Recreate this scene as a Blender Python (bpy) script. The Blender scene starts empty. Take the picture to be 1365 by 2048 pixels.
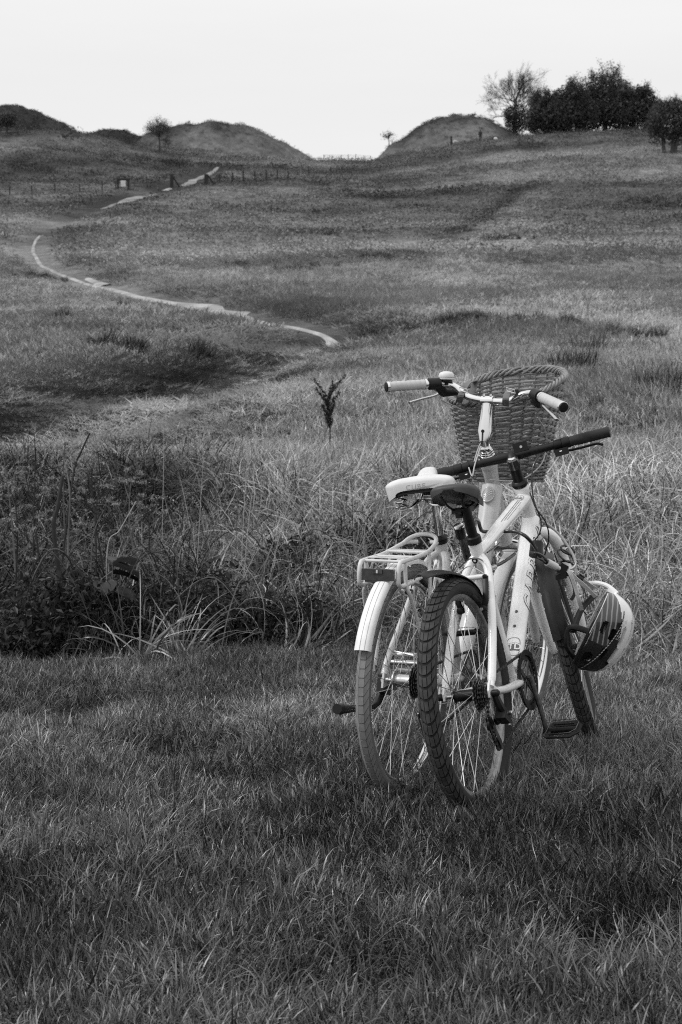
import bpy, bmesh, math, random
import numpy as np
from mathutils import Vector, Matrix, Quaternion

# ------------------------------------------------------------------ camera, sky, sun, exposure
scene = bpy.context.scene
col = scene.collection
EYE = 1.0                      # the photographer crouches: lens a metre above the turf
FPX, HORIZON = 3060.0, 915.0   # focal length and horizon row for a 1365 x 2048 frame
PITCH = math.atan((1024 - HORIZON) / FPX)
cam_data = bpy.data.cameras.new("camera")
cam = bpy.data.objects.new("camera", cam_data); col.objects.link(cam); scene.camera = cam
cam.location = (0, 0, EYE); cam.rotation_euler = (math.pi / 2 - PITCH, 0, 0)
cam_data.sensor_fit = 'VERTICAL'; cam_data.sensor_height = 36.0
cam_data.lens = FPX / 2048 * 36.0
cam_data.clip_start = 0.05; cam_data.clip_end = 3000
cam_data.dof.use_dof = True; cam_data.dof.focus_distance = 4.55; cam_data.dof.aperture_fstop = 9.5
cam_data.dof.aperture_blades = 7

SUN_EL, SUN_AZ = math.radians(44), math.radians(-100)   # azimuth from +Y towards +X
world = bpy.data.worlds.new("World"); scene.world = world; world.use_nodes = True
nt = world.node_tree; nt.nodes.clear()
wo = nt.nodes.new('ShaderNodeOutputWorld'); bg = nt.nodes.new('ShaderNodeBackground')
sky = nt.nodes.new('ShaderNodeTexSky'); sky.sky_type = 'NISHITA'; sky.sun_disc = False
sky.sun_elevation = SUN_EL; sky.sun_rotation = SUN_AZ
bw = nt.nodes.new('ShaderNodeRGBToBW'); nt.links.new(sky.outputs[0], bw.inputs[0])
tc = nt.nodes.new('ShaderNodeTexCoord'); sep = nt.nodes.new('ShaderNodeSeparateXYZ')
nt.links.new(tc.outputs['Generated'], sep.inputs[0])
# overcast cloud deck: gently brighter overhead, faint wide streaks
rmp = nt.nodes.new('ShaderNodeMapRange'); rmp.inputs['From Min'].default_value = 0.0; rmp.inputs['From Max'].default_value = 1.0
rmp.inputs['To Min'].default_value = 8.2; rmp.inputs['To Max'].default_value = 14.0
nt.links.new(sep.outputs['Z'], rmp.inputs['Value'])
mp = nt.nodes.new('ShaderNodeMapping'); mp.inputs['Scale'].default_value = (1.2, 1.2, 9)
nz = nt.nodes.new('ShaderNodeTexNoise'); nz.inputs['Scale'].default_value = 1.6; nz.inputs['Detail'].default_value = 4
nt.links.new(tc.outputs['Generated'], mp.inputs[0]); nt.links.new(mp.outputs[0], nz.inputs['Vector'])
r2 = nt.nodes.new('ShaderNodeMapRange'); r2.inputs['To Min'].default_value = 0.90; r2.inputs['To Max'].default_value = 1.07
nt.links.new(nz.outputs[0], r2.inputs['Value'])
ml = nt.nodes.new('ShaderNodeMath'); ml.operation = 'MULTIPLY'
nt.links.new(rmp.outputs[0], ml.inputs[0]); nt.links.new(r2.outputs[0], ml.inputs[1])
mx = nt.nodes.new('ShaderNodeMix'); mx.data_type = 'FLOAT'; mx.inputs[0].default_value = 0.88
nt.links.new(bw.outputs[0], mx.inputs[2]); nt.links.new(ml.outputs[0], mx.inputs[3])
nt.links.new(mx.outputs[0], bg.inputs['Color']); bg.inputs['Strength'].default_value = 0.1
nt.links.new(bg.outputs[0], wo.inputs[0])

sd = bpy.data.lights.new("sun", 'SUN'); sun = bpy.data.objects.new("sun", sd); col.objects.link(sun)
sd.energy = 1.5; sd.angle = math.radians(14); sd.color = (1, 1, 1)   # black-and-white picture: neutral light
sdir = Vector((math.sin(SUN_AZ) * math.cos(SUN_EL), math.cos(SUN_AZ) * math.cos(SUN_EL), math.sin(SUN_EL)))
sun.rotation_euler = sdir.to_track_quat('Z', 'Y').to_euler()
vs = scene.view_settings; vs.view_transform = 'Standard'; vs.look = 'None'; vs.exposure = 0.0; vs.gamma = 1; vs.use_curve_mapping = False
scene.cycles.use_denoising = False; scene.cycles.filter_width = 1.1; scene.cycles.max_bounces = 8; scene.cycles.transparent_max_bounces = 8
scene.cycles.diffuse_bounces = 3

random.seed(7); RNG = np.random.default_rng(11)

# ------------------------------------------------------------------ helpers
def lin(v):
    v /= 255.0
    return v / 12.92 if v <= 0.04045 else ((v + 0.055) / 1.055) ** 2.4

def mat(name, g, rough=0.5, metal=0.0, noise=0.0, nscale=30.0, bump=0.0, bscale=200.0, coat=0.0, spec=0.5, trans=0.0, rvar=0.0):
    m = bpy.data.materials.new(name); m.use_nodes = True; t = m.node_tree; p = t.nodes['Principled BSDF']
    p.inputs['Base Color'].default_value = (g, g, g, 1); p.inputs['Roughness'].default_value = rough
    p.inputs['Metallic'].default_value = metal; p.inputs['Coat Weight'].default_value = coat
    p.inputs['Specular IOR Level'].default_value = spec; p.inputs['Transmission Weight'].default_value = trans
    c = t.nodes.new('ShaderNodeTexCoord')
    if noise:
        n = t.nodes.new('ShaderNodeTexNoise'); n.inputs['Scale'].default_value = nscale; n.inputs['Detail'].default_value = 5
        n.inputs['Roughness'].default_value = 0.65
        r = t.nodes.new('ShaderNodeMapRange'); r.inputs['From Min'].default_value = .3; r.inputs['From Max'].default_value = .7
        r.inputs['To Min'].default_value = g * (1 - noise); r.inputs['To Max'].default_value = min(1, g * (1 + noise))
        t.links.new(c.outputs['Object'], n.inputs['Vector']); t.links.new(n.outputs[0], r.inputs['Value'])
        t.links.new(r.outputs[0], p.inputs['Base Color'])
        r3 = t.nodes.new('ShaderNodeMapRange'); r3.inputs['To Min'].default_value = max(.05, rough - .12); r3.inputs['To Max'].default_value = min(1, rough + .15)
        t.links.new(n.outputs[0], r3.inputs['Value']); t.links.new(r3.outputs[0], p.inputs['Roughness'])
    if bump:
        n = t.nodes.new('ShaderNodeTexNoise'); n.inputs['Scale'].default_value = bscale; n.inputs['Detail'].default_value = 3
        b = t.nodes.new('ShaderNodeBump'); b.inputs['Strength'].default_value = bump; b.inputs['Distance'].default_value = 0.002
        t.links.new(c.outputs['Object'], n.inputs['Vector']); t.links.new(n.outputs[0], b.inputs['Height']); t.links.new(b.outputs[0], p.inputs['Normal'])
    return m

class MB:
    """mesh builder: collects shapes, links them as one object"""
    def __init__(s, X=None): s.v = []; s.f = []; s.X = X
    def add(s, vs, fs):
        o = len(s.v); s.v += [tuple(p) for p in vs]; s.f += [tuple(i + o for i in f) for f in fs]; return s
    def tube(s, pts, r, n=10, closed=False, cap=True, ry=None, up=None):
        P = [Vector(p) for p in pts]; m = len(P)
        rs = r if hasattr(r, '__len__') else [r] * m
        rys = (ry if hasattr(ry, '__len__') else [ry] * m) if ry is not None else rs
        T = []
        for i in range(m):
            a = P[(i - 1) % m] if closed or i > 0 else P[i]; b = P[(i + 1) % m] if closed or i < m - 1 else P[i]
            d = b - a; T.append(d.normalized() if d.length > 1e-9 else Vector((0, 0, 1)))
        u = Vector(up) if up is not None else (Vector((0, 0, 1)) if abs(T[0].z) < .9 else Vector((1, 0, 0)))
        u = (u - T[0] * u.dot(T[0])).normalized(); vs = []
        for i in range(m):
            if up is not None: u = Vector(up)
            u = (u - T[i] * u.dot(T[i])).normalized(); w = T[i].cross(u)
            for k in range(n):
                a = 2 * math.pi * k / n
                vs.append(P[i] + u * math.cos(a) * rs[i] + w * math.sin(a) * rys[i])
        fs = []
        for i in range(m if closed else m - 1):
            j = (i + 1) % m
            for k in range(n):
                l = (k + 1) % n; fs.append((i * n + k, i * n + l, j * n + l, j * n + k))
        if cap and not closed:
            fs.append(tuple(range(n))[::-1]); fs.append(tuple((m - 1) * n + k for k in range(n)))
        return s.add(vs, fs)
    def box(s, c, sz, R=None):
        h = [x / 2 for x in sz]; vs = []
        for x in (-1, 1):
            for y in (-1, 1):
                for z in (-1, 1):
                    p = Vector((x * h[0], y * h[1], z * h[2]))
                    if R is not None: p = R @ p
                    vs.append(Vector(c) + p)
        return s.add(vs, [(0, 1, 3, 2), (4, 6, 7, 5), (0, 4, 5, 1), (2, 3, 7, 6), (0, 2, 6, 4), (1, 5, 7, 3)])
    def lathe(s, c, axis, prof, n=16, closed=False):
        """prof: list of (distance along axis, radius)"""
        c = Vector(c); a = Vector(axis).normalized(); u = a.orthogonal().normalized(); w = a.cross(u); vs = []
        for h, r in prof:
            for k in range(n):
                t = 2 * math.pi * k / n; vs.append(c + a * h + (u * math.cos(t) + w * math.sin(t)) * r)
        m = len(prof); fs = []
        for i in range(m if closed else m - 1):
            j = (i + 1) % m
            for k in range(n):
                l = (k + 1) % n; fs.append((i * n + k, i * n + l, j * n + l, j * n + k))
        if not closed:
            fs.append(tuple(range(n))[::-1]); fs.append(tuple((m - 1) * n + k for k in range(n)))
        return s.add(vs, fs)
    def grid(s, rows, closed_u=False, closed_v=False):
        m, n = len(rows), len(rows[0]); vs = [p for r in rows for p in r]; fs = []
        for i in range(m if closed_u else m - 1):
            for k in range(n if closed_v else n - 1):
                j, l = (i + 1) % m, (k + 1) % n; fs.append((i * n + k, i * n + l, j * n + l, j * n + k))
        return s.add(vs, fs)
    def mesh(s, name, m, smooth=True, angle=40):
        me = bpy.data.meshes.new(name); V = s.v
        if s.X is not None: V = [tuple(s.X(Vector(p))) for p in V]
        me.from_pydata(V, [], s.f); me.update()
        if m: me.materials.append(m)
        bm = bmesh.new(); bm.from_mesh(me); bmesh.ops.recalc_face_normals(bm, faces=bm.faces); bm.to_mesh(me); bm.free()
        if smooth:
            me.polygons.foreach_set('use_smooth', [True] * len(me.polygons))
            me.set_sharp_from_angle(angle=math.radians(angle))
        return me
    def obj(s, name, m, parent=None, smooth=True, angle=40, **kw):
        o = bpy.data.objects.new(name, s.mesh(name, m, smooth, angle)); col.objects.link(o)
        if parent is not None: o.parent = parent
        for k, v in kw.items(): o[k] = v
        return o

def link(name, me, parent=None, **kw):
    o = bpy.data.objects.new(name, me); col.objects.link(o)
    if parent is not None: o.parent = parent
    for k, v in kw.items(): o[k] = v
    return o

def empty(name, loc=(0, 0, 0), parent=None, **kw):
    o = bpy.data.objects.new(name, None); col.objects.link(o); o.location = loc; o.empty_display_size = .1
    if parent is not None: o.parent = parent
    for k, v in kw.items(): o[k] = v
    return o

def spline(pts, n=8, closed=False):
    P = [Vector(p) for p in pts]; out = []; m = len(P)
    for i in range(m if closed else m - 1):
        g = (lambda k: P[k % m]) if closed else (lambda k: P[min(max(k, 0), m - 1)])
        a, b, c, d = g(i - 1), g(i), g(i + 1), g(i + 2)
        for k in range(n):
            t = k / n
            out.append(0.5 * ((2 * b) + (c - a) * t + (2 * a - 5 * b + 4 * c - d) * t * t + (3 * b - a - 3 * c + d) * t ** 3))
    if not closed: out.append(P[-1])
    return out

def ray(px, py):
    c, s = math.cos(PITCH), math.sin(PITCH); a = (px - 682.5) / FPX; b = (1024 - py) / FPX
    d = Vector((a, c + b * s, -s + b * c)); return d / d.y
def at(px, py, Y):
    """the point at distance Y in front of the lens that is seen at px, py of the photograph"""
    return Vector((0, 0, EYE)) + ray(px, py) * Y

# ------------------------------------------------------------------ ground shape
_tab = RNG.random((256, 256))
def vn(x, y, sc, seed=0):
    x = np.asarray(x, float) / sc + seed * 17.31 + 500; y = np.asarray(y, float) / sc + seed * 9.77 + 500
    i = np.floor(x).astype(int); j = np.floor(y).astype(int); fx = x - i; fy = y - j
    fx = fx * fx * (3 - 2 * fx); fy = fy * fy * (3 - 2 * fy); g = lambda a, b: _tab[a % 256, b % 256]
    return (g(i, j) * (1 - fx) + g(i + 1, j) * fx) * (1 - fy) + (g(i, j + 1) * (1 - fx) + g(i + 1, j + 1) * fx) * fy
def fbm(x, y, sc, seed=0, o=4):
    r = 0; a = .5; t = 0
    for k in range(o): r = r + a * vn(x, y, sc / 2 ** k, seed + k * 3); t += a; a *= .5
    return r / t
def sst(a, b, x):
    t = np.clip((np.asarray(x, float) - a) / (b - a), 0, 1); return t * t * (3 - 2 * t)

KD = np.array([-400, 0, 7.2, 8.5, 10, 12, 16, 20, 28, 35, 50, 65, 80, 105, 130, 165, 200, 212, 230, 300, 700])
KZ = np.array([0, 0, 0, .04, .16, .46, 1.12, 1.85, 2.96, 3.86, 6.15, 8.8, 11.8, 17.2, 22.9, 31.6, 38.9, 39.7, 39.6, 35, 20.])
def pchip(x):
    h = np.diff(KD); d = np.diff(KZ) / h; m = np.zeros(len(KD)); m[0] = d[0]; m[-1] = d[-1]
    for i in range(1, len(KD) - 1):
        if d[i - 1] * d[i] > 0:
            w1, w2 = 2 * h[i] + h[i - 1], h[i] + 2 * h[i - 1]; m[i] = (w1 + w2) / (w1 / d[i - 1] + w2 / d[i])
    x = np.clip(x, KD[0], KD[-1] - 1e-6); i = np.clip(np.searchsorted(KD, x, 'right') - 1, 0, len(KD) - 2)
    t = (x - KD[i]) / h[i]
    return ((1 + 2 * t) * (1 - t) ** 2 * KZ[i] + t * (1 - t) ** 2 * h[i] * m[i] + t * t * (3 - 2 * t) * KZ[i + 1] + t * t * (t - 1) * h[i] * m[i + 1])
BARROWS = [(-46.5, 214, 12.3, 6.4, .62), (-30.8, 216, 8.6, 4.6, .75), (-16.4, 214, 14.2, 6.0, .80), (14.6, 212, 13.0, 5.8, 1.3)]
def base_h(x, y):
    x = np.asarray(x, float); y = np.asarray(y, float)
    h = pchip(y)
    far = sst(110, 195, y)
    cross = np.interp(x, [-300, -60, -42, -33, -25, -2, 4, 12, 20, 30, 60, 300], [3, 3, 3.0, 2.5, 1.6, .1, 0, 1.6, 3.0, 3.7, 4.2, 4])
    h = h + far * cross
    h = h + sst(60, 110, y) * (1 - sst(165, 200, y)) * (fbm(x, y, 22, 5, 2) - .5) * 1.0
    h = h + sst(14, 40, y) * (fbm(x, y, 9, 6, 2) - .5) * .55
    # lumpy shoulder under the left barrow
    h = h + 1.5 * np.exp(-(((x + 33) / 9) ** 2 + ((y - 180) / 9) ** 2)) + 1.2 * np.exp(-(((x + 30) / 8) ** 2 + ((y - 160) / 7) ** 2))
    bump = np.zeros_like(h)
    for cx, cy, R, H, p in BARROWS:
        rr_ = np.hypot(x - cx, y - cy) / R * (1 + .10 * (vn(x, y, 5, 15) - .5)); bump = np.maximum(bump, H * np.clip(1 - rr_ ** 2, 0, 1) ** p)
    return h + bump + np.clip(bump, 0, 1) * ((fbm(x, y, 2.2, 16, 3) - .5) * .9 + (fbm(x, y, 7, 17, 2) - .5) * 1.0)
def hit(px, py, hf=None):
    hf = hf or base_h; d = ray(px, py); Y = np.concatenate([np.linspace(2, 60, 2400), np.linspace(60, 230, 3400)])
    z = EYE + d.z * Y; g = hf(d.x * Y, Y); k = np.argmax(g >= z)
    if not (g >= z).any(): k = np.argmin(z - g)
    return Vector((d.x * Y[k], Y[k], float(g[k])))

TRACK_PX = [(-160, 870), (-60, 850), (0, 833), (110, 808), (211, 780), (369, 742), (475, 703), (540, 684), (600, 669), (670, 664)]
CHALK_PX = [(694, 667), (662, 655), (610, 642), (560, 634), (500, 624), (450, 613), (400, 603), (340, 592), (270, 579), (205, 564), (150, 549), (105, 532), (80, 517), (68, 497), (72, 474), (86, 456)]
UPPER_PX = [(86, 456), (120, 440), (165, 424), (220, 404), (270, 391), (335, 376), (372, 363), (400, 352), (432, 338)]
def poly(pxs): return [hit(*p).xy for p in pxs]
TRACK, CHALK, UPPER = poly(TRACK_PX), poly(CHALK_PX), poly(UPPER_PX)
TRACK2 = [hit(*p).xy for p in [(-60, 925), (26, 905), (132, 862), (316, 804), (438, 767), (490, 741), (560, 705), (650, 680)]]
TRACK3 = [hit(*p).xy for p in [(-60, 888), (26, 862), (110, 835), (211, 804), (295, 783), (400, 752), (480, 722)]]
FOOT = [hit(*p).xy for p in [(1048, 375), (1000, 410), (930, 455), (870, 492), (820, 530), (790, 570)]]
FOOT2 = [hit(*p).xy for p in [(1060, 285), (1075, 300), (1110, 315), (1180, 330), (1260, 333)]]
def pdist(x, y, pl):
    best = np.full(np.shape(x), 1e9)
    for a, b in zip(pl[:-1], pl[1:]):
        dx, dy = b.x - a.x, b.y - a.y; L = dx * dx + dy * dy + 1e-9
        t = np.clip(((x - a.x) * dx + (y - a.y) * dy) / L, 0, 1)
        best = np.minimum(best, np.hypot(x - a.x - t * dx, y - a.y - t * dy))
    return best
BANK_HOLES = [(105, 1415, .30, .10), (250, 1490, .26, .06), (420, 1485, .16, .05), (700, 1960, .20, .06), (1180, 1880, .25, .05), (90, 1300, .5, .10), (360, 1500, .18, .05), (1230, 1690, .2, .04), (480, 1560, .2, .04)]
HOLES = [(hit(a, b).x, hit(a, b).y, r, d) for a, b, r, d in BANK_HOLES]
def ground(x, y):
    x = np.asarray(x, float); y = np.asarray(y, float)
    h = base_h(x, y)
    near = 1 - sst(11, 14, y)
    h = h + near * ((fbm(x, y, .9, 8, 3) - .5) * .075 + (fbm(x, y, 2.6, 9, 2) - .5) * .09 * sst(5.8, 7.5, y))
    h = h + sst(8, 10, y) * (1 - sst(16, 24, y)) * (fbm(x, y, 1.6, 10, 3) - .5) * .30
    for hx, hy, r, d in HOLES: h = h - d * np.exp(-((x - hx) ** 2 + ((y - hy) * .8) ** 2) / (r * r))
    h = h - .24 * np.exp(-(pdist(x, y, TRACK) / 1.3) ** 2) * sst(13, 18, y)
    h = h - .16 * np.exp(-(pdist(x, y, TRACK2) / .6) ** 2) * sst(13, 18, y)
    h = h - .25 * np.exp(-(pdist(x, y, CHALK) / 1.6) ** 2)
    h = h - .25 * np.exp(-(pdist(x, y, UPPER) / 1.6) ** 2)
    return h
def gz(x, y): return float(ground(np.array([x]), np.array([y]))[0])

def tone(x, y):
    """how pale the turf is drawn: dry bents pale, bands along the tracks darker"""
    t = .66 + (fbm(x, y, 3.5, 21, 3) - .5) * .6
    t = t + sst(14, 30, y) * (fbm(x * .55, y, 10, 27, 3) - .5) * .7 + sst(60, 100, y) * (fbm(x * .3, y, 9, 23, 3) - .5) * .7
    t = t + .75 * np.exp(-(((y - 17.0) / 3.0) ** 2)) * sst(-2.0, -.4, x) * (1 - .6 * sst(1.6, 2.6, x))          # pale bents beyond the rough
    t = t + .34 * sst(17, 34, y) * (1 - sst(80, 115, y))
    t = t - .22 * np.exp(-((y - 112) / 26) ** 2) * sst(-8, 2, x) - .24 * sst(95, 140, y) * (1 - .5 * sst(4, 20, x))
    t = t - np.interp(y, [18, 28], [.80, .50]) * np.exp(-(pdist(x, y, TRACK) / np.interp(y, [16, 30], [1.15, 1.8])) ** 2) * sst(13, 18, y)
    t = t - .34 * np.exp(-(pdist(x - 1.0, y - .8, CHALK) / 2.4) ** 2) - .34 * np.exp(-(pdist(x, y, UPPER) / 3.0) ** 2)
    t = t + .55 * np.exp(-(pdist(x, y, TRACK2) / .45) ** 2) + .65 * np.exp(-(pdist(x, y, TRACK3) / .4) ** 2) - .35 * np.exp(-(pdist(x - .9, y + .2, TRACK3) / .45) ** 2)
    t = t - .30 * np.exp(-(pdist(x, y, FOOT) / 1.0) ** 2) + .16 * np.exp(-(pdist(x - 1.6, y, FOOT) / .9) ** 2)
    t = t - .22 * np.exp(-(pdist(x, y, FOOT2) / 1.6) ** 2)
    for cx, cy, R, H, p in BARROWS: t = t - .36 * np.clip(1.15 - ((x - cx) ** 2 + (y - cy) ** 2) / (R * R), 0, 1)
    return np.clip(t, .12, 1.3)
# ------------------------------------------------------------------ the ground sheet
def build_ground():
    ys = [-14.0]
    while ys[-1] < 2.4: ys.append(ys[-1] + (.6 if ys[-1] < 1 else .15))
    while ys[-1] < 700: ys.append(ys[-1] + max(.05, ys[-1] * .0105) if ys[-1] < 235 else ys[-1] + 12)
    ys = np.array(ys); nc = 361
    s = np.linspace(-1, 1, nc); s = np.sign(s) * (.55 * np.abs(s) + .45 * np.abs(s) ** 3)
    half = 7 + .62 * np.maximum(ys, 0)
    X = s[None, :] * half[:, None]; Y = np.repeat(ys[:, None], nc, 1); Z = ground(X, Y)
    n, m = X.shape; V = np.stack([X, Y, Z], -1).reshape(-1, 3)
    i = np.arange(n - 1)[:, None] * m + np.arange(m - 1)[None, :]
    Fq = np.stack([i, i + 1, i + m + 1, i + m], -1).reshape(-1, 4)
    me = bpy.data.meshes.new('ground'); me.vertices.add(len(V)); me.vertices.foreach_set('co', V.ravel())
    me.loops.add(Fq.size); me.loops.foreach_set('vertex_index', Fq.ravel()); me.polygons.add(len(Fq))
    me.polygons.foreach_set('loop_start', np.arange(len(Fq)) * 4); me.polygons.foreach_set('loop_total', np.full(len(Fq), 4))
    me.update(calc_edges=True); me.polygons.foreach_set('use_smooth', [True] * len(Fq))
    a = me.attributes.new('tone', 'FLOAT', 'POINT'); a.data.foreach_set('value', tone(X, Y).ravel())
    a = me.attributes.new('turf', 'FLOAT', 'POINT'); a.data.foreach_set('value', (sst(14, 60, Y)).ravel())
    m_ = bpy.data.materials.new('turf and soil'); m_.use_nodes = True; t = m_.node_tree; p = t.nodes['Principled BSDF']
    p.inputs['Roughness'].default_value = .95; p.inputs['Specular IOR Level'].default_value = .15
    at1 = t.nodes.new('ShaderNodeAttribute'); at1.attribute_name = 'tone'; at2 = t.nodes.new('ShaderNodeAttribute'); at2.attribute_name = 'turf'
    geo = t.nodes.new('ShaderNodeNewGeometry')
    def noise(sc, det, lo, hi, w=.5):
        n_ = t.nodes.new('ShaderNodeTexNoise'); n_.inputs['Scale'].default_value = sc; n_.inputs['Detail'].default_value = det; n_.inputs['Roughness'].default_value = .7
        t.links.new(geo.outputs['Position'], n_.inputs['Vector'])
        r_ = t.nodes.new('ShaderNodeMapRange'); r_.inputs['From Min'].default_value = .32; r_.inputs['From Max'].default_value = .68
        r_.inputs['To Min'].default_value = lo; r_.inputs['To Max'].default_value = hi; t.links.new(n_.outputs[0], r_.inputs['Value']); return r_, n_
    a_, _ = noise(.9, 6, .55, 1.35); b_, nb = noise(6, 6, .6, 1.4)
    def mul(x, y):
        q = t.nodes.new('ShaderNodeMath'); q.operation = 'MULTIPLY'
        for k, z in ((0, x), (1, y)):
            if isinstance(z, (int, float)): q.inputs[k].default_value = z
            else: t.links.new(z, q.inputs[k])
        return q.outputs[0]
    turf = mul(mul(mul(at1.outputs['Fac'], a_.outputs[0]), b_.outputs[0]), .26); soil = mul(b_.outputs[0], .014)
    mix = t.nodes.new('ShaderNodeMix'); mix.data_type = 'FLOAT'; t.links.new(at2.outputs['Fac'], mix.inputs[0])
    t.links.new(soil, mix.inputs[2]); t.links.new(turf, mix.inputs[3]); t.links.new(mix.outputs[0], p.inputs['Base Color'])
    bp = t.nodes.new('ShaderNodeBump'); bp.inputs['Strength'].default_value = .9; bp.inputs['Distance'].default_value = .12
    t.links.new(nb.outputs[0], bp.inputs['Height']); t.links.new(bp.outputs[0], p.inputs['Normal'])
    me.materials.append(m_)
    return link('ground', me, kind='structure')
build_ground()

CHALKM = mat('chalk track', .31, .95, noise=.55, nscale=1.0, bump=.5, bscale=14, spec=.1)
CHALK2 = mat('worn track', .22, .95, noise=.5, nscale=.8, spec=.1)
def ribbon(name, pts, widths, lift=.055, seed=0, m=None):
    P = spline([(p.x, p.y, 0) for p in pts], 14); n = len(P); rows = []; mb = MB()
    w = np.interp(np.linspace(0, 1, n), np.linspace(0, 1, len(widths)), widths)
    for i, p in enumerate(P):
        d = (P[min(i + 1, n - 1)] - P[max(i - 1, 0)]).normalized(); q = Vector((-d.y, d.x, 0)); row = []
        e1 = 1 + .9 * (vn(i * 1.0, seed, 5.0, 3) - .5); e2 = 1 + .9 * (vn(i * 1.0, seed + 40, 5.0, 4) - .5)
        for k in range(5):
            u = -1 + k / 2; x, y = p.xy + q.xy * (u * w[i] * .5 * (e1 if u < 0 else e2))
            row.append((x, y, gz(x, y) + lift * (1 - .9 * (abs(u) == 1))))
        rows.append(row)
    mb.grid(rows); return mb.obj(name, m or CHALKM, None, kind='structure')
ribbon('path', CHALK, [.8, .20, .15, .17, .4, 1.2, 1.5, .6, .45, .26, .22, .20, .18, .20, .22, .15], seed=1)
ribbon('path', poly([(200, 413), (222, 406), (240, 400)]), [.1, .6, .3], seed=4, m=CHALK2)
ribbon('path', poly([(238, 402), (262, 394), (290, 388), (318, 383)]), [.3, 1.3, 1.6, .3], seed=2, m=CHALK2)
ribbon('path', poly([(328, 377), (340, 372)]), [.8, .4], seed=9)
ribbon('path', poly([(366, 368), (385, 358), (405, 350), (436, 335)]), [.5, 1.1, .8, .3], seed=3, m=CHALK2)
ribbon('path', poly([(176, 548), (215, 560)]), [.25, .6], seed=6)

# ------------------------------------------------------------------ grass
def blade_mat(name, g, lo=.22, hi=4.8, gloss=.7, transl=.13):
    m = bpy.data.materials.new(name); m.use_nodes = True; t = m.node_tree; p = t.nodes['Principled BSDF']; out = t.nodes['Material Output']
    a = t.nodes.new('ShaderNodeAttribute'); a.attribute_type = 'INSTANCER'; a.attribute_name = 'tone'
    b = t.nodes.new('ShaderNodeAttribute'); b.attribute_name = 'shade'
    r = t.nodes.new('ShaderNodeMapRange'); r.inputs['To Min'].default_value = lo * g; r.inputs['To Max'].default_value = hi * g
    t.links.new(b.outputs['Fac'], r.inputs['Value']); q = t.nodes.new('ShaderNodeMath'); q.operation = 'MULTIPLY'
    t.links.new(a.outputs['Fac'], q.inputs[0]); t.links.new(r.outputs[0], q.inputs[1]); t.links.new(q.outputs[0], p.inputs['Base Color'])
    p.inputs['Roughness'].default_value = .34; p.inputs['Specular IOR Level'].default_value = gloss
    tr = t.nodes.new('ShaderNodeBsdfTranslucent'); t.links.new(q.outputs[0], tr.inputs['Color'])
    mxs = t.nodes.new('ShaderNodeMixShader'); mxs.inputs[0].default_value = transl
    t.links.new(p.outputs[0], mxs.inputs[1]); t.links.new(tr.outputs[0], mxs.inputs[2]); t.links.new(mxs.outputs[0], out.inputs['Surface'])
    return m
def clump(name, m, nb, rad, hmin, hmax, w, seg, bend, rs, spread=.35, heads=0):
    V, Fc, S = [], [], []
    for b in range(nb):
        a = rs.uniform(0, 6.283); r = rad * math.sqrt(rs.random()); x, y = math.cos(a) * r, math.sin(a) * r
        az = a + rs.gauss(0, 1.0) if rs.random() < .75 else rs.uniform(0, 6.283)
        h = rs.uniform(hmin, hmax) * (1 - .3 * r / rad); lean = rs.uniform(.02, spread); bd = bend * rs.uniform(.3, 1.5)
        ww = w * rs.uniform(.6, 1.25); sh = rs.random() ** 2.0 * .75 if rs.random() < .93 else rs.uniform(.75, 1)
        fa = az + math.pi / 2 + rs.uniform(-.9, .9); dx, dy = math.cos(az), math.sin(az); o = len(V)
        px, pz, th = 0., 0., lean; L = h / seg * 1.15
        for k in range(seg + 1):
            t = k / seg; hw = ww * .5 * (1 - t ** 2.2) if k < seg else 0
            c = (x + dx * px, y + dy * px, pz)
            if k < seg:
                V += [(c[0] - math.cos(fa) * hw, c[1] - math.sin(fa) * hw, c[2]), (c[0] + math.cos(fa) * hw, c[1] + math.sin(fa) * hw, c[2])]; S += [sh, sh]
            else: V.append(c); S.append(sh)
            px += math.sin(th) * L; pz += math.cos(th) * L; th += bd / seg * (.5 + t)
        for k in range(seg - 1): Fc.append((o + 2 * k, o + 2 * k + 1, o + 2 * k + 3, o + 2 * k + 2))
        Fc.append((o + 2 * seg - 2, o + 2 * seg - 1, o + 2 * seg))
        if b < heads:      # seed head: a few short spikelets near the tip
            for q in range(10):
                t = .62 + .038 * q; tt = min(t * (seg), seg - .01); k = int(tt); i0 = o + 2 * k; i1 = o + min(2 * k + 2, 2 * seg)
                A = Vector(V[i0]).lerp(Vector(V[i1]), tt - k); e = rs.uniform(0, 6.28); n_ = len(V); l = .016
                V += [tuple(A), tuple(A + Vector((math.cos(e) * l * .5, math.sin(e) * l * .5, l * .6))), tuple(A + Vector((math.cos(e) * l * .3 + .002, math.sin(e) * l * .3, l * 1.1)))]
                S += [.95] * 3; Fc.append((n_, n_ + 1, n_ + 2))
    me = bpy.data.meshes.new(name); me.from_pydata(V, [], Fc); me.update()
    at_ = me.attributes.new('shade', 'FLOAT', 'POINT'); at_.data.foreach_set('value', S); me.materials.append(m)
    me.polygons.foreach_set('use_smooth', [True] * len(me.polygons))
    return me
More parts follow.
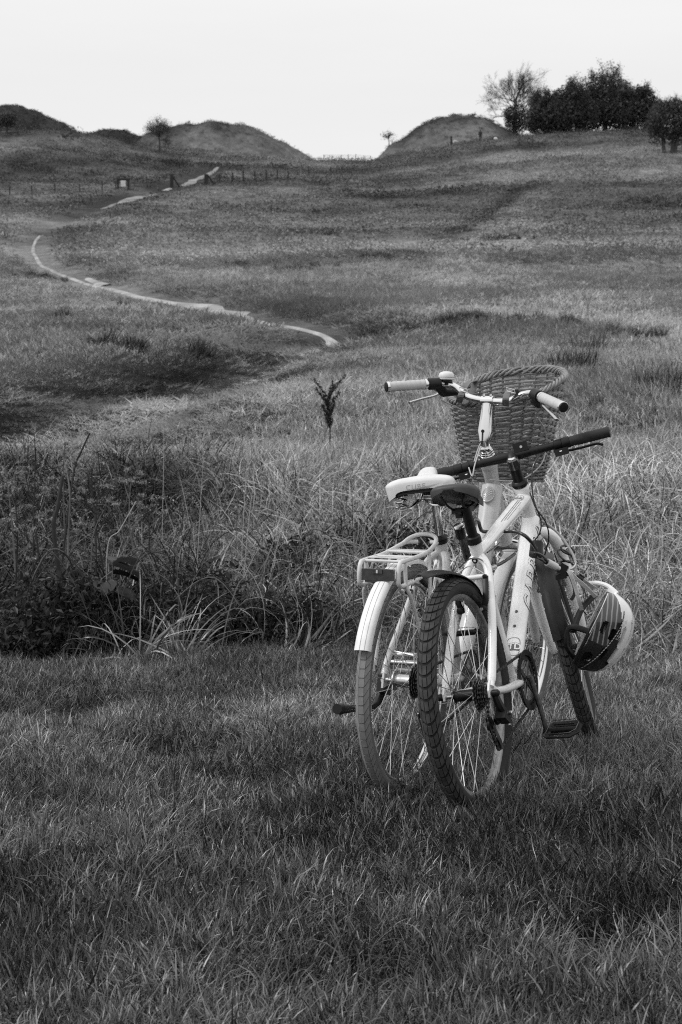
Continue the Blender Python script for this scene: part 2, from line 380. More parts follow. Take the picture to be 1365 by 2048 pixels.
def scatter(name, meshes, P, rot, scl, idx, tn):
    c = bpy.data.collections.new(name + ' tufts')
    for k, me in enumerate(meshes):
        o = bpy.data.objects.new('%s_tuft_%02d' % (name, k), me); c.objects.link(o)
    me = bpy.data.meshes.new(name); me.vertices.add(len(P)); me.vertices.foreach_set('co', np.asarray(P, float).ravel())
    a = me.attributes.new('rot', 'FLOAT_VECTOR', 'POINT'); a.data.foreach_set('vector', np.asarray(rot, float).ravel())
    a = me.attributes.new('scl', 'FLOAT_VECTOR', 'POINT'); a.data.foreach_set('vector', np.asarray(scl, float).ravel())
    a = me.attributes.new('idx', 'INT', 'POINT'); a.data.foreach_set('value', np.asarray(idx, int))
    a = me.attributes.new('tone', 'FLOAT', 'POINT'); a.data.foreach_set('value', np.asarray(tn, float))
    o = link(name, me, kind='stuff'); g = bpy.data.node_groups.new(name, 'GeometryNodeTree')
    g.interface.new_socket('Geometry', in_out='INPUT', socket_type='NodeSocketGeometry'); g.interface.new_socket('Geometry', in_out='OUTPUT', socket_type='NodeSocketGeometry')
    N = g.nodes; gi = N.new('NodeGroupInput'); go = N.new('NodeGroupOutput'); ip = N.new('GeometryNodeInstanceOnPoints'); ci = N.new('GeometryNodeCollectionInfo')
    ci.inputs['Collection'].default_value = c; ci.inputs['Separate Children'].default_value = True; ci.inputs['Reset Children'].default_value = True
    ip.inputs['Pick Instance'].default_value = True
    def na(nm, ty):
        n_ = N.new('GeometryNodeInputNamedAttribute'); n_.data_type = ty; n_.inputs['Name'].default_value = nm; return n_.outputs['Attribute']
    e2r = N.new('FunctionNodeEulerToRotation'); Lk = g.links
    Lk.new(na('rot', 'FLOAT_VECTOR'), e2r.inputs[0]); Lk.new(gi.outputs[0], ip.inputs['Points']); Lk.new(ci.outputs[0], ip.inputs['Instance'])
    Lk.new(na('idx', 'INT'), ip.inputs['Instance Index']); Lk.new(e2r.outputs[0], ip.inputs['Rotation']); Lk.new(na('scl', 'FLOAT_VECTOR'), ip.inputs['Scale'])
    Lk.new(ip.outputs[0], go.inputs[0]); md = o.modifiers.new('scatter', 'NODES'); md.node_group = g
    return o
def wedge(n, y0, y1, k=.27, pad=1.0, pw=1.0):
    """n points spread evenly over the part of the meadow between y0 and y1"""
    out = np.zeros((0, 2))
    while len(out) < n:
        y = RNG.uniform(y0, y1, n * 2); x = RNG.uniform(-1, 1, n * 2) * (k * y1 + pad); ok = np.abs(x) < k * y + pad
        if pw != 1.0: ok &= RNG.random(n * 2) < (y0 / y) ** pw
        out = np.concatenate([out, np.stack([x[ok], y[ok]], 1)])
    return out[:n]
def finish(name, meshes, xy, smin, smax, tilt, tonef, lean=None, zoff=0, hmod=None, nvar=None):
    n = len(xy); x, y = xy[:, 0], xy[:, 1]; z = ground(x, y) + zoff
    s = RNG.uniform(smin, smax, n); hz = s * (hmod(x, y) if hmod is not None else 1)
    rx = RNG.normal(0, tilt, n); ry = RNG.normal(0, tilt, n)
    if lean is not None:
        lx, ly = lean(x, y); rx += ly; ry += lx
    # tilt in world axes, after a spin about the clump's own axis (euler XYZ: X first) -> use small random spins through variants
    rz = RNG.uniform(0, 6.283, n)
    # express the tilt in the spun frame so that the lean keeps its world direction
    c, s_ = np.cos(rz), np.sin(rz); tx = rx * c + ry * s_; ty = -rx * s_ + ry * c
    rot = np.stack([tx, ty, rz], 1); scl = np.stack([s, s, hz], 1)
    return scatter(name, meshes, np.stack([x, y, z], 1), rot, scl, RNG.integers(0, len(meshes), n), tonef(x, y))
rs = random.Random(3)
G_LAWN = blade_mat('short green grass', .112)
G_TALL = blade_mat('rough grass', .185, lo=.10, hi=4.9)
G_DRY = blade_mat('dry bents', .34, lo=.6, hi=2.0)
G_MEAD = blade_mat('meadow grass', .36, lo=.55, hi=2.0, gloss=.35)
G_HILL = blade_mat('hillside turf', .34, lo=.75, hi=1.45, gloss=.2)
G_DARK = blade_mat('dark rushes', .05, hi=2)
lawn = [clump('lawn_tuft', G_LAWN, 40, .048, .028, .075, .0029, 4, 1.6, rs, 1.0) for _ in range(6)]
lawnb = [clump('lawn_tussock', G_LAWN, 50, .055, .05, .125, .0032, 5, 1.7, rs, .95) for _ in range(4)]
tall = [clump('rough_tuft', G_TALL, 30, .07, .26, .60, .0080, 8, 2.9, rs, .8) for _ in range(6)]
dry = [clump('bent_tuft', G_DRY, 14, .10, .28, .6, .0055, 8, 2.6, rs, .75, heads=5) for _ in range(4)]
mead = [clump('meadow_tuft', G_MEAD, 34, .12, .09, .24, .008, 4, 1.3, rs, .6) for _ in range(5)]
dark = [clump('rush_tuft', G_DARK, 60, .12, .15, .34, .010, 4, .8, rs, .5) for _ in range(3)]
hill = [clump('hill_tuft', G_HILL, 34, .13, .07, .20, .010, 3, 1.5, rs, .9) for _ in range(4)]
far = [clump('far_tuft', G_HILL, 34, .6, .08, .26, .05, 2, 1.2, rs, 1.1) for _ in range(4)]

def lawn_h(x, y):
    h = .55 + 1.0 * fbm(x, y, .55, 31, 3) * (.6 + .8 * fbm(x, y, 2.2, 32, 2))
    for hx, hy, r, d in HOLES: h = h * (1 - .75 * np.exp(-((x - hx) ** 2 + (y - hy) ** 2) / (r * r * .6)))
    return h
def wind(sc, amp, sd):
    return lambda x, y: ((fbm(x, y, sc, sd, 2) - .5) * amp * 2, (fbm(x, y, sc, sd + 5, 2) - .5) * amp * 2)
def lawn_tone(x, y):
    t = .70 + 1.5 * (fbm(x, y, .6, 41, 3) - .47) + 1.1 * (fbm(x, y, 2.2, 42, 2) - .5)
    for hx, hy, r, d in HOLES: t = t * (1 - .5 * np.exp(-((x - hx) ** 2 + (y - hy) ** 2) / (r * r * .6)))
    return np.clip(t * (1 + RNG.normal(0, .12, len(x))), .2, 1.5)
xy = wedge(52000, 2.1, 9.2, pw=1.15, pad=1.3); finish('lawn_grass', lawn, xy, .75, 1.35, .28, lawn_tone, wind(.5, .55, 51), hmod=lawn_h)
xy = wedge(7000, 2.2, 9.4, pw=.8, pad=1.3); keep = fbm(xy[:, 0], xy[:, 1], .8, 33, 3) > .49; xy = xy[keep]
finish('tussocky_lawn_grass', lawnb, xy, .7, 1.25, .2, lawn_tone, wind(.8, .8, 55))

def rough_front(x): return 7.5 + .35 * np.sin(x * 1.7 + .5) + 2.3 * (fbm(x, x * 0, .55, 61, 3) - .5)
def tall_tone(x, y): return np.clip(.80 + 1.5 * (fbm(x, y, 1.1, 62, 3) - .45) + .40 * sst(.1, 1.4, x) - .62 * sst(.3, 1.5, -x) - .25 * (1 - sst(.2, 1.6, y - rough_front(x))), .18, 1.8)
def tall_h(x, y):
    return (.22 + 1.35 * fbm(x, y, 1.0, 64, 3)) * (1 - .35 * sst(11.5, 14, y)) * (.72 + .28 * sst(0, .9, y - rough_front(x)))
xy = wedge(6000, 7.2, 14.5, pad=2.0); xy = xy[(xy[:, 1] > rough_front(xy[:, 0])) & ((RNG.random(len(xy)) < .22) | (xy[:, 0] > -.45) | (xy[:, 1] > rough_front(xy[:, 0]) + 1.1)) & ((fbm(xy[:, 0], xy[:, 1], .55, 63, 2) > .40) | (RNG.random(len(xy)) < .25))]
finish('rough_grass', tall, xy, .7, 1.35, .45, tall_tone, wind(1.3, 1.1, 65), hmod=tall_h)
xy = wedge(1700, 7.7, 17, pad=1.4); xy = xy[(xy[:, 1] > rough_front(xy[:, 0]) + .35) & ((xy[:, 0] > .5) | (xy[:, 1] > 9.7)) & (fbm(xy[:, 0], xy[:, 1], 1.4, 66, 2) > .40)]
finish('dry_bents', dry, xy, .5, 1.1, .42, lambda x, y: np.clip(.75 + .5 * (fbm(x, y, .9, 67, 2) - .5), .3, 1.2), wind(1.6, .9, 68), hmod=lambda x, y: .9 - .25 * sst(12, 16, y))

xy = wedge(9000, 14.6, 20.5, pad=1.5); xy = xy[(xy[:, 0] > -.9 + .8 * (fbm(xy[:, 0], xy[:, 1], 2, 77, 2) - .5)) & (xy[:, 0] < 2.4) & (fbm(xy[:, 0], xy[:, 1], 1.2, 78, 2) > .42)]
finish('pale_bents', dry, xy, .25, .55, .3, lambda x, y: RNG.uniform(.8, 1.5, len(x)), wind(2, .8, 79))
def off_path(xy, w=1.0): return xy[(pdist(xy[:, 0], xy[:, 1], CHALK) > w * .85) & (pdist(xy[:, 0], xy[:, 1], UPPER) > w)]
def mead_h(x, y):
    h = (.40 + .8 * fbm(x, y, 2.4, 71, 3)) * (1 - .60 * sst(.2, 1.4, -x) * (1 - sst(22, 30, y)))
    return h * (1 - .62 * np.exp(-(pdist(x, y, TRACK) / 2.4) ** 2)) * (1 - .8 * np.exp(-(pdist(x, y, TRACK2) / 1.6) ** 2)) * (1 - .6 * np.exp(-(pdist(x, y, TRACK3) / 1.0) ** 2)) * (1 - .5 * np.exp(-(pdist(x, y, CHALK) / 1.8) ** 2))
def mt(x, y): return np.clip(tone(x, y) * (1 + RNG.normal(0, .16, len(x))), .1, 1.4)
xy = wedge(15000, 13, 30, pw=.7, pad=1.5); finish('meadow_grass', mead, xy, .8, 1.5, .2, mt, wind(3, .7, 72), hmod=mead_h)
xy = off_path(wedge(24000, 28, 75, pw=.8, pad=2)); finish('hillside_grass', hill, xy, 1.3, 2.6, .2, mt, wind(5, .6, 73), hmod=lambda x, y: .6 * mead_h(x, y))
xy = off_path(wedge(20000, 70, 222, pad=6, pw=.3), 1.8)
for bx_, by_, bR, _, _ in BARROWS: xy = xy[np.hypot(xy[:, 0] - bx_, xy[:, 1] - by_) > bR * .97]
bxy = np.concatenate([np.stack([b[0] + RNG.normal(0, b[2] * .5, 900), b[1] + RNG.normal(0, b[2] * .5, 900)], 1) for b in BARROWS])
finish('barrow_turf', hill, bxy, 1.6, 3.2, .2, lambda x, y: np.clip(tone(x, y) * RNG.uniform(.3, .75, len(x)), .06, .6), wind(4, .5, 76), hmod=lambda x, y: RNG.uniform(.35, .7, len(x)))
finish('far_hillside_grass', far, xy, 1.0, 2.2, .12, lambda x, y: np.clip(mt(x, y) * .97, .15, 1.2), wind(9, .4, 74), hmod=lambda x, y: (.12 + .42 * fbm(x, y, 6, 75, 3)) * (1 - .6 * sst(190, 205, y)))
# dark rush tussocks, in drifts
spots = [(205, 688, .22), (272, 692, .18), (405, 690, .18), (130, 632, .3), (250, 610, .25), (480, 525, .4), (900, 638, .9), (960, 636, .7), (1075, 640, .7), (1130, 645, .4), (1295, 676, .4),
         (1232, 668, .3), (1165, 735, .5), (1345, 785, .8), (600, 532, .9), (705, 375, 1.2), (610, 458, 1.2), (90, 545, .9), (770, 508, .8), (1290, 395, 1.2), (140, 265, 1.0), (60, 240, 1.2), (1180, 700, .4), (1000, 470, 1.0)]
pts = []
for px, py, r in spots:
    h_ = hit(px, py + 8); r = r * min(1, .30 + h_.y / 130)
    for k in range(int(5 + 30 * r)): pts.append((h_.x + RNG.normal(0, r * .75), h_.y + RNG.normal(0, r * .9)))
xy = np.array(pts); finish('dark_rushes', dark, xy, .8, 1.6, .2, lambda x, y: RNG.uniform(.5, 1.2, len(x)), hmod=lambda x, y: RNG.uniform(.6, 1.1, len(x)))
# ------------------------------------------------------------------ materials of the bicycles
WHITE = mat('white paint', .84, .26, noise=.12, nscale=6, coat=.5)
PEARL = mat('pale grey paint', .56, .33, noise=.08, nscale=9, coat=.4)
MUDW = mat('white plastic', .82, .35, noise=.12, nscale=14)
RACKW = mat('white tube', .62, .4, noise=.08, nscale=20)
BLACK = mat('black plastic', .009, .42, noise=.4, nscale=40, spec=.3)
MATTE = mat('black rubber', .016, .75, noise=.5, nscale=50, bump=.3, bscale=400)
TYRE = mat('worn black tyre', .012, .8, noise=.55, nscale=25, bump=.4, bscale=500)
TREADM = mat('paler tread', .045, .85, noise=.6, nscale=30)  # set paler than the tyre body, for contrast
GTYRE = mat('grey tyre', .12, .8, noise=.22, nscale=25, bump=.2, bscale=500)
GTREAD = mat('grey tread', .22, .8, noise=.18, nscale=40)
CHROME = mat('polished alloy', .75, .16, metal=1.0)
ALLOY = mat('brushed alloy', .55, .34, metal=1.0, noise=.15, nscale=60)
RIMG = mat('grey rim', .28, .45, metal=.9, noise=.3, nscale=40)
DALLOY = mat('dark alloy', .10, .35, metal=.8, noise=.4, nscale=60)
STEEL = mat('spoke steel', .62, .28, metal=.9)
GREASY = mat('greasy steel', .09, .38, metal=.8, noise=.7, nscale=120)
CABLEG = mat('grey cable sleeve', .42, .5)
CABLEB = mat('black cable sleeve', .02, .35, coat=.3)
PRINT = mat('grey print', .13, .4)
PRINTL = mat('mid grey print', .30, .4)
LEATH = mat('black saddle cover', .035, .5, noise=.3, nscale=30, bump=.2)
SADW = mat('white saddle cover', .66, .48, noise=.07, nscale=16, bump=.12, bscale=300)
GRIPW = mat('pale ribbed grip', .50, .6, noise=.1, nscale=30)
GLASS = mat('dark lens', .03, .08, coat=1.0)
STRAPM = mat('leather strap', .12, .55, noise=.3, nscale=40)

def mat4(x, y, z, o):
    return Matrix(((x[0], y[0], z[0], o[0]), (x[1], y[1], z[1], o[1]), (x[2], y[2], z[2], o[2]), (0, 0, 0, 1)))
def pose(x0, y0, yaw, lean, z0=0.0):
    f = Vector((math.sin(yaw), math.cos(yaw), 0)); l = Vector((-math.cos(yaw), math.sin(yaw), 0)); u = Vector((0, 0, 1))
    return mat4(f, l * math.cos(lean) - u * math.sin(lean), l * math.sin(lean) + u * math.cos(lean), (x0, y0, z0))
def about(p, axis, ang):
    return Matrix.Translation(p) @ Matrix.Rotation(ang, 4, Vector(axis).normalized()) @ Matrix.Translation(-Vector(p))

FONT = {}
def text_mesh(txt, size, mapf, m, extrude=0.0, shear=0.0, bold=0.0, spacing=1.0, cuts=2):
    """flat print: letters as a thin mesh, laid on a surface by mapf(u, v)"""
    c = bpy.data.curves.new('print', 'FONT'); c.body = txt; c.size = size; c.align_x = 'CENTER'; c.align_y = 'CENTER'; c.shear = shear; c.offset = bold; c.space_character = spacing; c.resolution_u = 3
    o = bpy.data.objects.new('print', c); me = bpy.data.meshes.new_from_object(o); bpy.data.objects.remove(o)
    bm = bmesh.new(); bm.from_mesh(me); bmesh.ops.triangulate(bm, faces=bm.faces)
    for _ in range(cuts): bmesh.ops.subdivide_edges(bm, edges=bm.edges, cuts=1); bmesh.ops.triangulate(bm, faces=bm.faces)
    for v in bm.verts: v.co = Vector(mapf(v.co.x, v.co.y))
    me2 = bpy.data.meshes.new('print'); bm.to_mesh(me2); bm.free(); me2.materials.append(m); bpy.data.meshes.remove(me); bpy.data.curves.remove(c)
    return me2

# ------------------------------------------------------------------ wheels: tyre, tread, rim, hub, spokes
def make_wheel(parent, c, R, tr, X=None, tyre_m=None, tread_m=None, rim_m=None, hub_m=None, hub_w=.05, hub_r=.016, nsp=32, rows=4, nblk=76, knob=.0035, gap=.78, groove='block', fl=.021, seed=0):
    X = X or (lambda p: p)
    c = Vector(c); w = empty('wheel', parent=parent); rimr = R - 2 * tr + .004
    T = lambda a, r, y: Vector((c.x + math.cos(a) * r, c.y + y, c.z + math.sin(a) * r))
    # tyre
    rows_ = []
    for i in range(96):
        a = 2 * math.pi * i / 96; row = []
        for k in range(14):
            b = 2 * math.pi * k / 14; row.append(T(a, R - tr - knob * .5 + math.cos(b) * (tr - knob * .5), math.sin(b) * (tr - knob * .5) * .98))
        rows_.append(row)
    MB(X).grid(rows_, True, True).obj('tyre', tyre_m, w)
    # tread blocks
    mb = MB(X); rr = tr - knob * .5; span = 1.12
    for r_ in range(rows):
        b0 = -span + 2 * span * r_ / rows; b1 = -span + 2 * span * (r_ + (gap if groove == 'block' else (.94 if gap > .8 else .84))) / rows; off = (r_ % 2) * .5 if groove == 'block' else 0
        for i in range(nblk):
            a0 = 2 * math.pi * (i + off) / nblk; a1 = a0 + 2 * math.pi * gap / nblk; bow = 0
            lo, hi = [], []
            bm_ = (b0 + b1) / 2
            for (a, b) in ((a0, b0), (a1, b0), (a1, b1), (a0, b1)):
                if groove == 'wave': a += (1 - (b / span) ** 2) * 2 * math.pi * 1.1 / nblk
                ch = .0 if groove == 'wave' else .12
                lo.append(T(a, R - tr - knob * .5 + math.cos(b) * (rr - .001), math.sin(b) * (rr - .001)))
                am = a0 + (a1 - a0) / 2; a_ = a + (am - a) * ch; b_ = b + (bm_ - b) * ch
                hi.append(T(a_, R - tr - knob * .5 + math.cos(b_) * (rr + knob), math.sin(b_) * (rr + knob)))
            mb.add(lo + hi, [(4, 5, 6, 7), (0, 1, 5, 4), (1, 2, 6, 5), (2, 3, 7, 6), (3, 0, 4, 7)])
    mb.obj('tread', tread_m, w, smooth=False, kind='stuff')
    # rim: double-wall section
    prof = [(rimr + .004, -.011), (rimr + .006, -.013), (rimr - .008, -.0125), (rimr - .014, -.008), (rimr - .017, 0), (rimr - .014, .008), (rimr - .008, .0125), (rimr + .006, .013), (rimr + .004, .011), (rimr - .003, 0)]
    MB(X).grid([[T(2 * math.pi * i / 96, r, y) for r, y in prof] for i in range(96)], True, True).obj('rim', rim_m, w)
    # hub with flanges
    h = hub_w
    MB(X).lathe(c, (0, 1, 0), [(-h, .008), (-h, .014), (-h + .002, fl), (-h + .006, fl), (-h + .008, hub_r), (h - .008, hub_r), (h - .006, fl), (h - .002, fl), (h, .014), (h, .008)], 20).obj('hub', hub_m, w)
    MB(X).lathe(c, (0, 1, 0), [(-h - .028, .0045), (-h - .027, .009), (-h - .018, .009), (-h - .017, .006), (h + .017, .006), (h + .018, .009), (h + .027, .009), (h + .028, .0045)], 10).obj('axle', STEEL, w)
    # spokes, laced in crosses (each its own object)
    nr = rimr - .016
    for i in range(nsp):
        side = 1 if i % 2 else -1; a = 2 * math.pi * (i + .5) / nsp + seed; tw = (.92 if (i // 2) % 2 else -.92)
        p0 = T(a + tw, fl - .003, side * (h - .004 + (.0015 if tw > 0 else -.0015))); p1 = T(a, nr, side * .003)
        MB(X).tube([p0, p0.lerp(p1, .985), p1], [.0011, .0011, .002], 5).obj('spoke', STEEL, w)
    return w

def seat_loft(parent, M, name, secs, m, n=18, X=None):
    """secs: (x, half width, top z, crown drop at edge, thickness)"""
    rows = []
    for x, hw, zt, dr, th in secs:
        row = []
        for k in range(n + 1):
            u = -1 + 2 * k / n; row.append(M @ Vector((x, hw * math.sin(u * math.pi / 2), zt - dr * abs(u) ** 2.6)))
        for k in range(n + 1):
            u = 1 - 2 * k / n; q = hw * math.sin(u * math.pi / 2)
            row.append(M @ Vector((x, q * .93, zt - dr - th + th * .65 * (1 - abs(u) ** 3))))
        rows.append(row)
    mb = MB(X); mb.grid(rows, False, True); N = len(rows[0])
    mb.f.append(tuple(range(N))); mb.f.append(tuple((len(rows) - 1) * N + k for k in range(N))[::-1])
    return mb.obj(name, m, parent, angle=70)

def coil(c, axis, r, h, turns, wr, n=12):
    c = Vector(c); a = Vector(axis).normalized(); u = a.orthogonal().normalized(); w = a.cross(u); P = []
    for i in range(int(turns * n) + 1):
        t = 2 * math.pi * i / n; P.append(c + a * h * i / (turns * n) + (u * math.cos(t) + w * math.sin(t)) * r)
    return P

# =================================================================== white mountain bicycle (nearer)
MX = pose(.40, 4.263, math.radians(23.16), math.radians(8.24)); MI = MX.inverted()
mtb = empty('bicycle'); mtb.matrix_world = MX
mtb['label'] = 'white mountain bicycle with black saddle and flat black handlebar, leaning in front'; mtb['category'] = 'bicycle'; mtb['group'] = 'bicycles leaning together'
mtb['label'] = 'nearer white mountain bicycle with black saddle, flat black handlebar and knobbly black tyres'
R = .335; HB = Vector((.884, 0, .761)); HT = Vector((.793, 0, .918)); AX = (HT - HB).normalized()
BB = Vector((.418, 0, .318)); SC = Vector((.239, 0, .766))
STM = about(HB, AX, math.radians(15)); SX = lambda p: STM @ p          # handlebar and fork turned a little to the left
def m_at(px, py, Y): return MI @ at(px, py, Y)

MB().tube([BB, SC], [.019, .018], 18).obj('seat_tube', WHITE, mtb)
tt0, tt1 = Vector((.262, 0, .724)), Vector((.812, 0, .872))
MB().tube([tt0, tt0.lerp(tt1, .12), tt0.lerp(tt1, .5), tt0.lerp(tt1, .9), tt1], [.015, .017, .021, .025, .026], 24, ry=[.017, .021, .024, .027, .024]).obj('top_tube', WHITE, mtb)
dt0, dt1 = BB + Vector((.018, 0, .03)), Vector((.862, 0, .802))
DTd = (dt1 - dt0).normalized(); DTn = Vector((-DTd.z, 0, DTd.x)); DTL = (dt1 - dt0).length; DRA, DRB = .024, .031
dtube = MB().tube([dt0, dt0.lerp(dt1, .5), dt1], [DRA, DRA, DRA + .004], 32, ry=[DRB, DRB, DRB - .001], up=DTn).obj('down_tube', WHITE, mtb)
MB().lathe(HB - AX * .004, AX, [(0, .024), (.003, .026), (.02, .0235), (.09, .023), (.165, .0255), (.176, .027), (.183, .0245)], 24).obj('head_tube', WHITE, mtb)
# gusset under the head tube
MB().tube([HB + Vector((-.03, 0, .0)), Vector((.845, 0, .84))], [.020, .02], 14, ry=[.018, .018]).obj('gusset', WHITE, mtb)
MB().lathe(BB + Vector((0, -.037, 0)), (0, 1, 0), [(0, .018), (.001, .023), (.073, .023), (.074, .018)], 20).obj('bottom_bracket', WHITE, mtb)
for s in (1, -1):
    ss = spline([SC + Vector((.018, s * .006, -.052)), SC + Vector((.0, s * .030, -.085)), Vector((.175, s * .050, .60)), Vector((.11, s * .062, .50)), Vector((.035, s * .068, .385)), Vector((.006, s * .069, .352))], 8)
    MB().tube(ss, [.0135] * 6 + [.0125] * (len(ss) - 12) + [.010] * 6, 14).obj('seat_stay', WHITE, mtb)
    cs = spline([BB + Vector((-.015, s * .02, -.002)), BB + Vector((-.09, s * .048, .002)), Vector((.16, s * .062, .325)), Vector((.02, s * .068, .338))], 8)
    MB().tube(cs, .0115, 14, ry=.016).obj('chain_stay', WHITE, mtb)
    MB().add([Vector((x, s * .067 + d, z)) for d in (-.003, .003) for x, z in ((-.012, .325), (.035, .322), (.05, .345), (.02, .375), (-.002, .365), (-.014, .345))],
             [(0, 1, 2, 3, 4, 5), (11, 10, 9, 8, 7, 6)] + [(i, (i + 1) % 6, 6 + (i + 1) % 6, 6 + i) for i in range(6)]).obj('dropout', WHITE, mtb, smooth=False)
MB().tube([Vector((.19, .03, .655)), Vector((.19, -.03, .655))], .008, 12).obj('seat_stay_bridge', WHITE, mtb)
# print on the tubes
def dt_map(u, v, ang0=0.0, lift=.0009):
    a = ang0 + v / DRB; return dt0 + DTd * u + DTn * (math.cos(a) * (DRA + lift)) + Vector((0, -1, 0)) * (math.sin(a) * (DRB + lift))
link('lettering', text_mesh('CARRERA', .070, lambda x, y: dt_map(.405 + x, -y, 1.50), PRINT, shear=.35, bold=.0022, spacing=1.28), dtube)
link('lettering', text_mesh('CARRERA', .070, lambda x, y: dt_map(.4065 + x, -y - .001, 1.50, .0013), WHITE, shear=.35, bold=-.0006, spacing=1.28), dtube)
link('lettering', text_mesh('CARRERA', .062, lambda x, y: dt_map(.395 + x, y, -2.0), PRINT, shear=.35, bold=.001, spacing=1.28), dtube)
def badge(parent, mapf, hw, hh, rnd, m, lift, name, ring=0.0):
    N = 28; P = []
    for i in range(N):
        t = 2 * math.pi * i / N; c, s = math.cos(t), math.sin(t); e = rnd
        P.append((hw * abs(c) ** e * (1 if c > 0 else -1), hh * abs(s) ** e * (1 if s > 0 else -1)))
    mb = MB()
    if ring:
        rows = [[mapf(x, y, lift) for x, y in P], [mapf(x * (1 - ring / hw), y * (1 - ring / hh), lift) for x, y in P]]; mb.grid(rows, False, True)
    else:
        rows = [[mapf(x * q, y * q, lift) for x, y in P] for q in (1, .75, .5, .25, .02)]; mb.grid(rows, False, True)
    return mb.obj(name, m, parent)
BDG = lambda x, y, l=.0009: dt_map(.075 + y, x, .0, l)
badge(dtube, BDG, .0265, .036, .55, PRINTL, .0008, 'badge_ring', ring=.0028)
badge(dtube, lambda x, y, l: BDG(x, y, l), .0250, .0150, .35, PRINT, .0010, 'badge')
link('lettering', text_mesh('LTD', .031, lambda x, y: BDG(x, y, .0015), WHITE, bold=.0008), dtube)
for u in (.155, .213):
    MB().lathe(dt_map(u, 0, 0, -.001), DTn, [(0, .005), (.003, .005), (.004, .0025)], 10).obj('bottle_bolt', DALLOY, dtube)
ttd = (tt1 - tt0).normalized(); ttn = Vector((-ttd.z, 0, ttd.x)); TTL = (tt1 - tt0).length
def tt_map(u, v, l=.001):
    ru = np.interp(u / TTL, [0, .12, .5, .9, 1], [.015, .017, .021, .025, .026]); rv = np.interp(u / TTL, [0, .12, .5, .9, 1], [.017, .021, .024, .027, .024])
    a = v / rv; return tt0 + ttd * u + ttn * (math.cos(a) * (ru + l)) + Vector((0, -1, 0)) * (math.sin(a) * (rv + l))
ttube = [o for o in mtb.children if o.name.startswith('top_tube')][0]
badge(ttube, lambda x, y, l: tt_map(.50 + y, x, l), .021, .026, .5, PRINTL, .0012, 'badge_ring', ring=.0022)
badge(ttube, lambda x, y, l: tt_map(.50 + y, x, l), .020, .011, .35, PRINTL, .0015, 'badge')
link('lettering', text_mesh('LTD', .022, lambda x, y: tt_map(.50 + y, x, .0022), WHITE, bold=.0006), ttube)
for v in (.010, .016, .022):
    MB().grid([[tt_map(u, v - .0008), tt_map(u, v + .0008)] for u in np.linspace(.22 + v * 3, .47, 14)]).obj('pinstripe', PRINT, ttube)
# round head badge on the seat cluster
CB = lambda x, y, l=.001: Vector((.232 - .019 * 1, 0, 0))
clp = SC + Vector((-.0, 0, -.055)); std = (SC - BB).normalized(); stn = Vector((-std.z, 0, std.x))
cl_map = lambda x, y, l=.001: clp + std * y + stn * (math.cos(x / .02) * (.0192 + l)) + Vector((0, -1, 0)) * math.sin(x / .02) * (.0192 + l)
stube = [o for o in mtb.children if o.name.startswith('seat_tube')][0]
badge(stube, cl_map, .0095, .0105, 1.0, BLACK, .0008, 'round_badge')
badge(stube, lambda x, y, l: cl_map(x, y - .001, l), .0035, .0035, .4, WHITE, .0014, 'badge_mark')
# seat post, clamp, saddle
sp1 = SC + std * .105 + Vector((-.0, 0, 0))
MB().lathe(SC - std * .012, std, [(0, .019), (.001, .0225), (.020, .0225), (.024, .0185)], 20).obj('seat_clamp', BLACK, mtb)
MB().tube([SC, sp1], [.0155, .0150], 18).obj('seat_post', BLACK, mtb)
SM = Matrix.Translation((.235, .014, .880)) @ Matrix.Rotation(math.radians(9), 4, 'Y') @ Matrix.Rotation(math.radians(2), 4, 'X')
msad = seat_loft(mtb, SM, 'saddle', [(-.130, .022, .026, .006, .008), (-.127, .042, .031, .012, .012), (-.117, .058, .036, .018, .016), (-.095, .069, .040, .024, .019), (-.07, .073, .042, .028, .020), (-.03, .064, .044, .030, .026), (.02, .040, .042, .026, .022), (.06, .025, .040, .020, .02), (.11, .020, .037, .016, .02), (.138, .016, .032, .014, .016), (.147, .008, .026, .006, .008)], LEATH)
for s in (1, -1):
    MB().tube(spline([SM @ Vector((-.10, s * .035, .005)), SM @ Vector((-.075, s * .022, -.022)), SM @ Vector((0, s * .021, -.026)), SM @ Vector((.06, s * .016, -.012)), SM @ Vector((.12, s * .008, .014))], 6), .0035, 8).obj('rail', BLACK, msad)
MB().box(SM @ Vector((-.012, 0, -.026)), (.045, .055, .016)).box(SM @ Vector((-.012, 0, -.040)), (.035, .036, .018)).lathe(SM @ Vector((-.03, 0, -.04)), (-1, 0, 0), [(0, .006), (.012, .006), (.013, .003)], 8).obj('saddle_clamp', BLACK, mtb)
MB().box(SM @ Vector((-.055, .022, -.016)), (.004, .034, .012), Matrix.Rotation(.25, 3, 'X')).obj('reflector_strip', PRINTL, msad)
# wheels
make_wheel(mtb, (0, 0, R), R, .027, None, TYRE, TREADM, RIMG, BLACK, hub_w=.042, nsp=32, rows=5, nblk=66, knob=.0042, gap=.74, groove='wave', seed=.05)
FW = Vector((1.107, 0, R)); make_wheel(mtb, FW, R, .027, SX, TYRE, TREADM, DALLOY, BLACK, hub_w=.036, nsp=32, rows=5, nblk=66, knob=.0042, gap=.74, groove='wave', seed=.2)
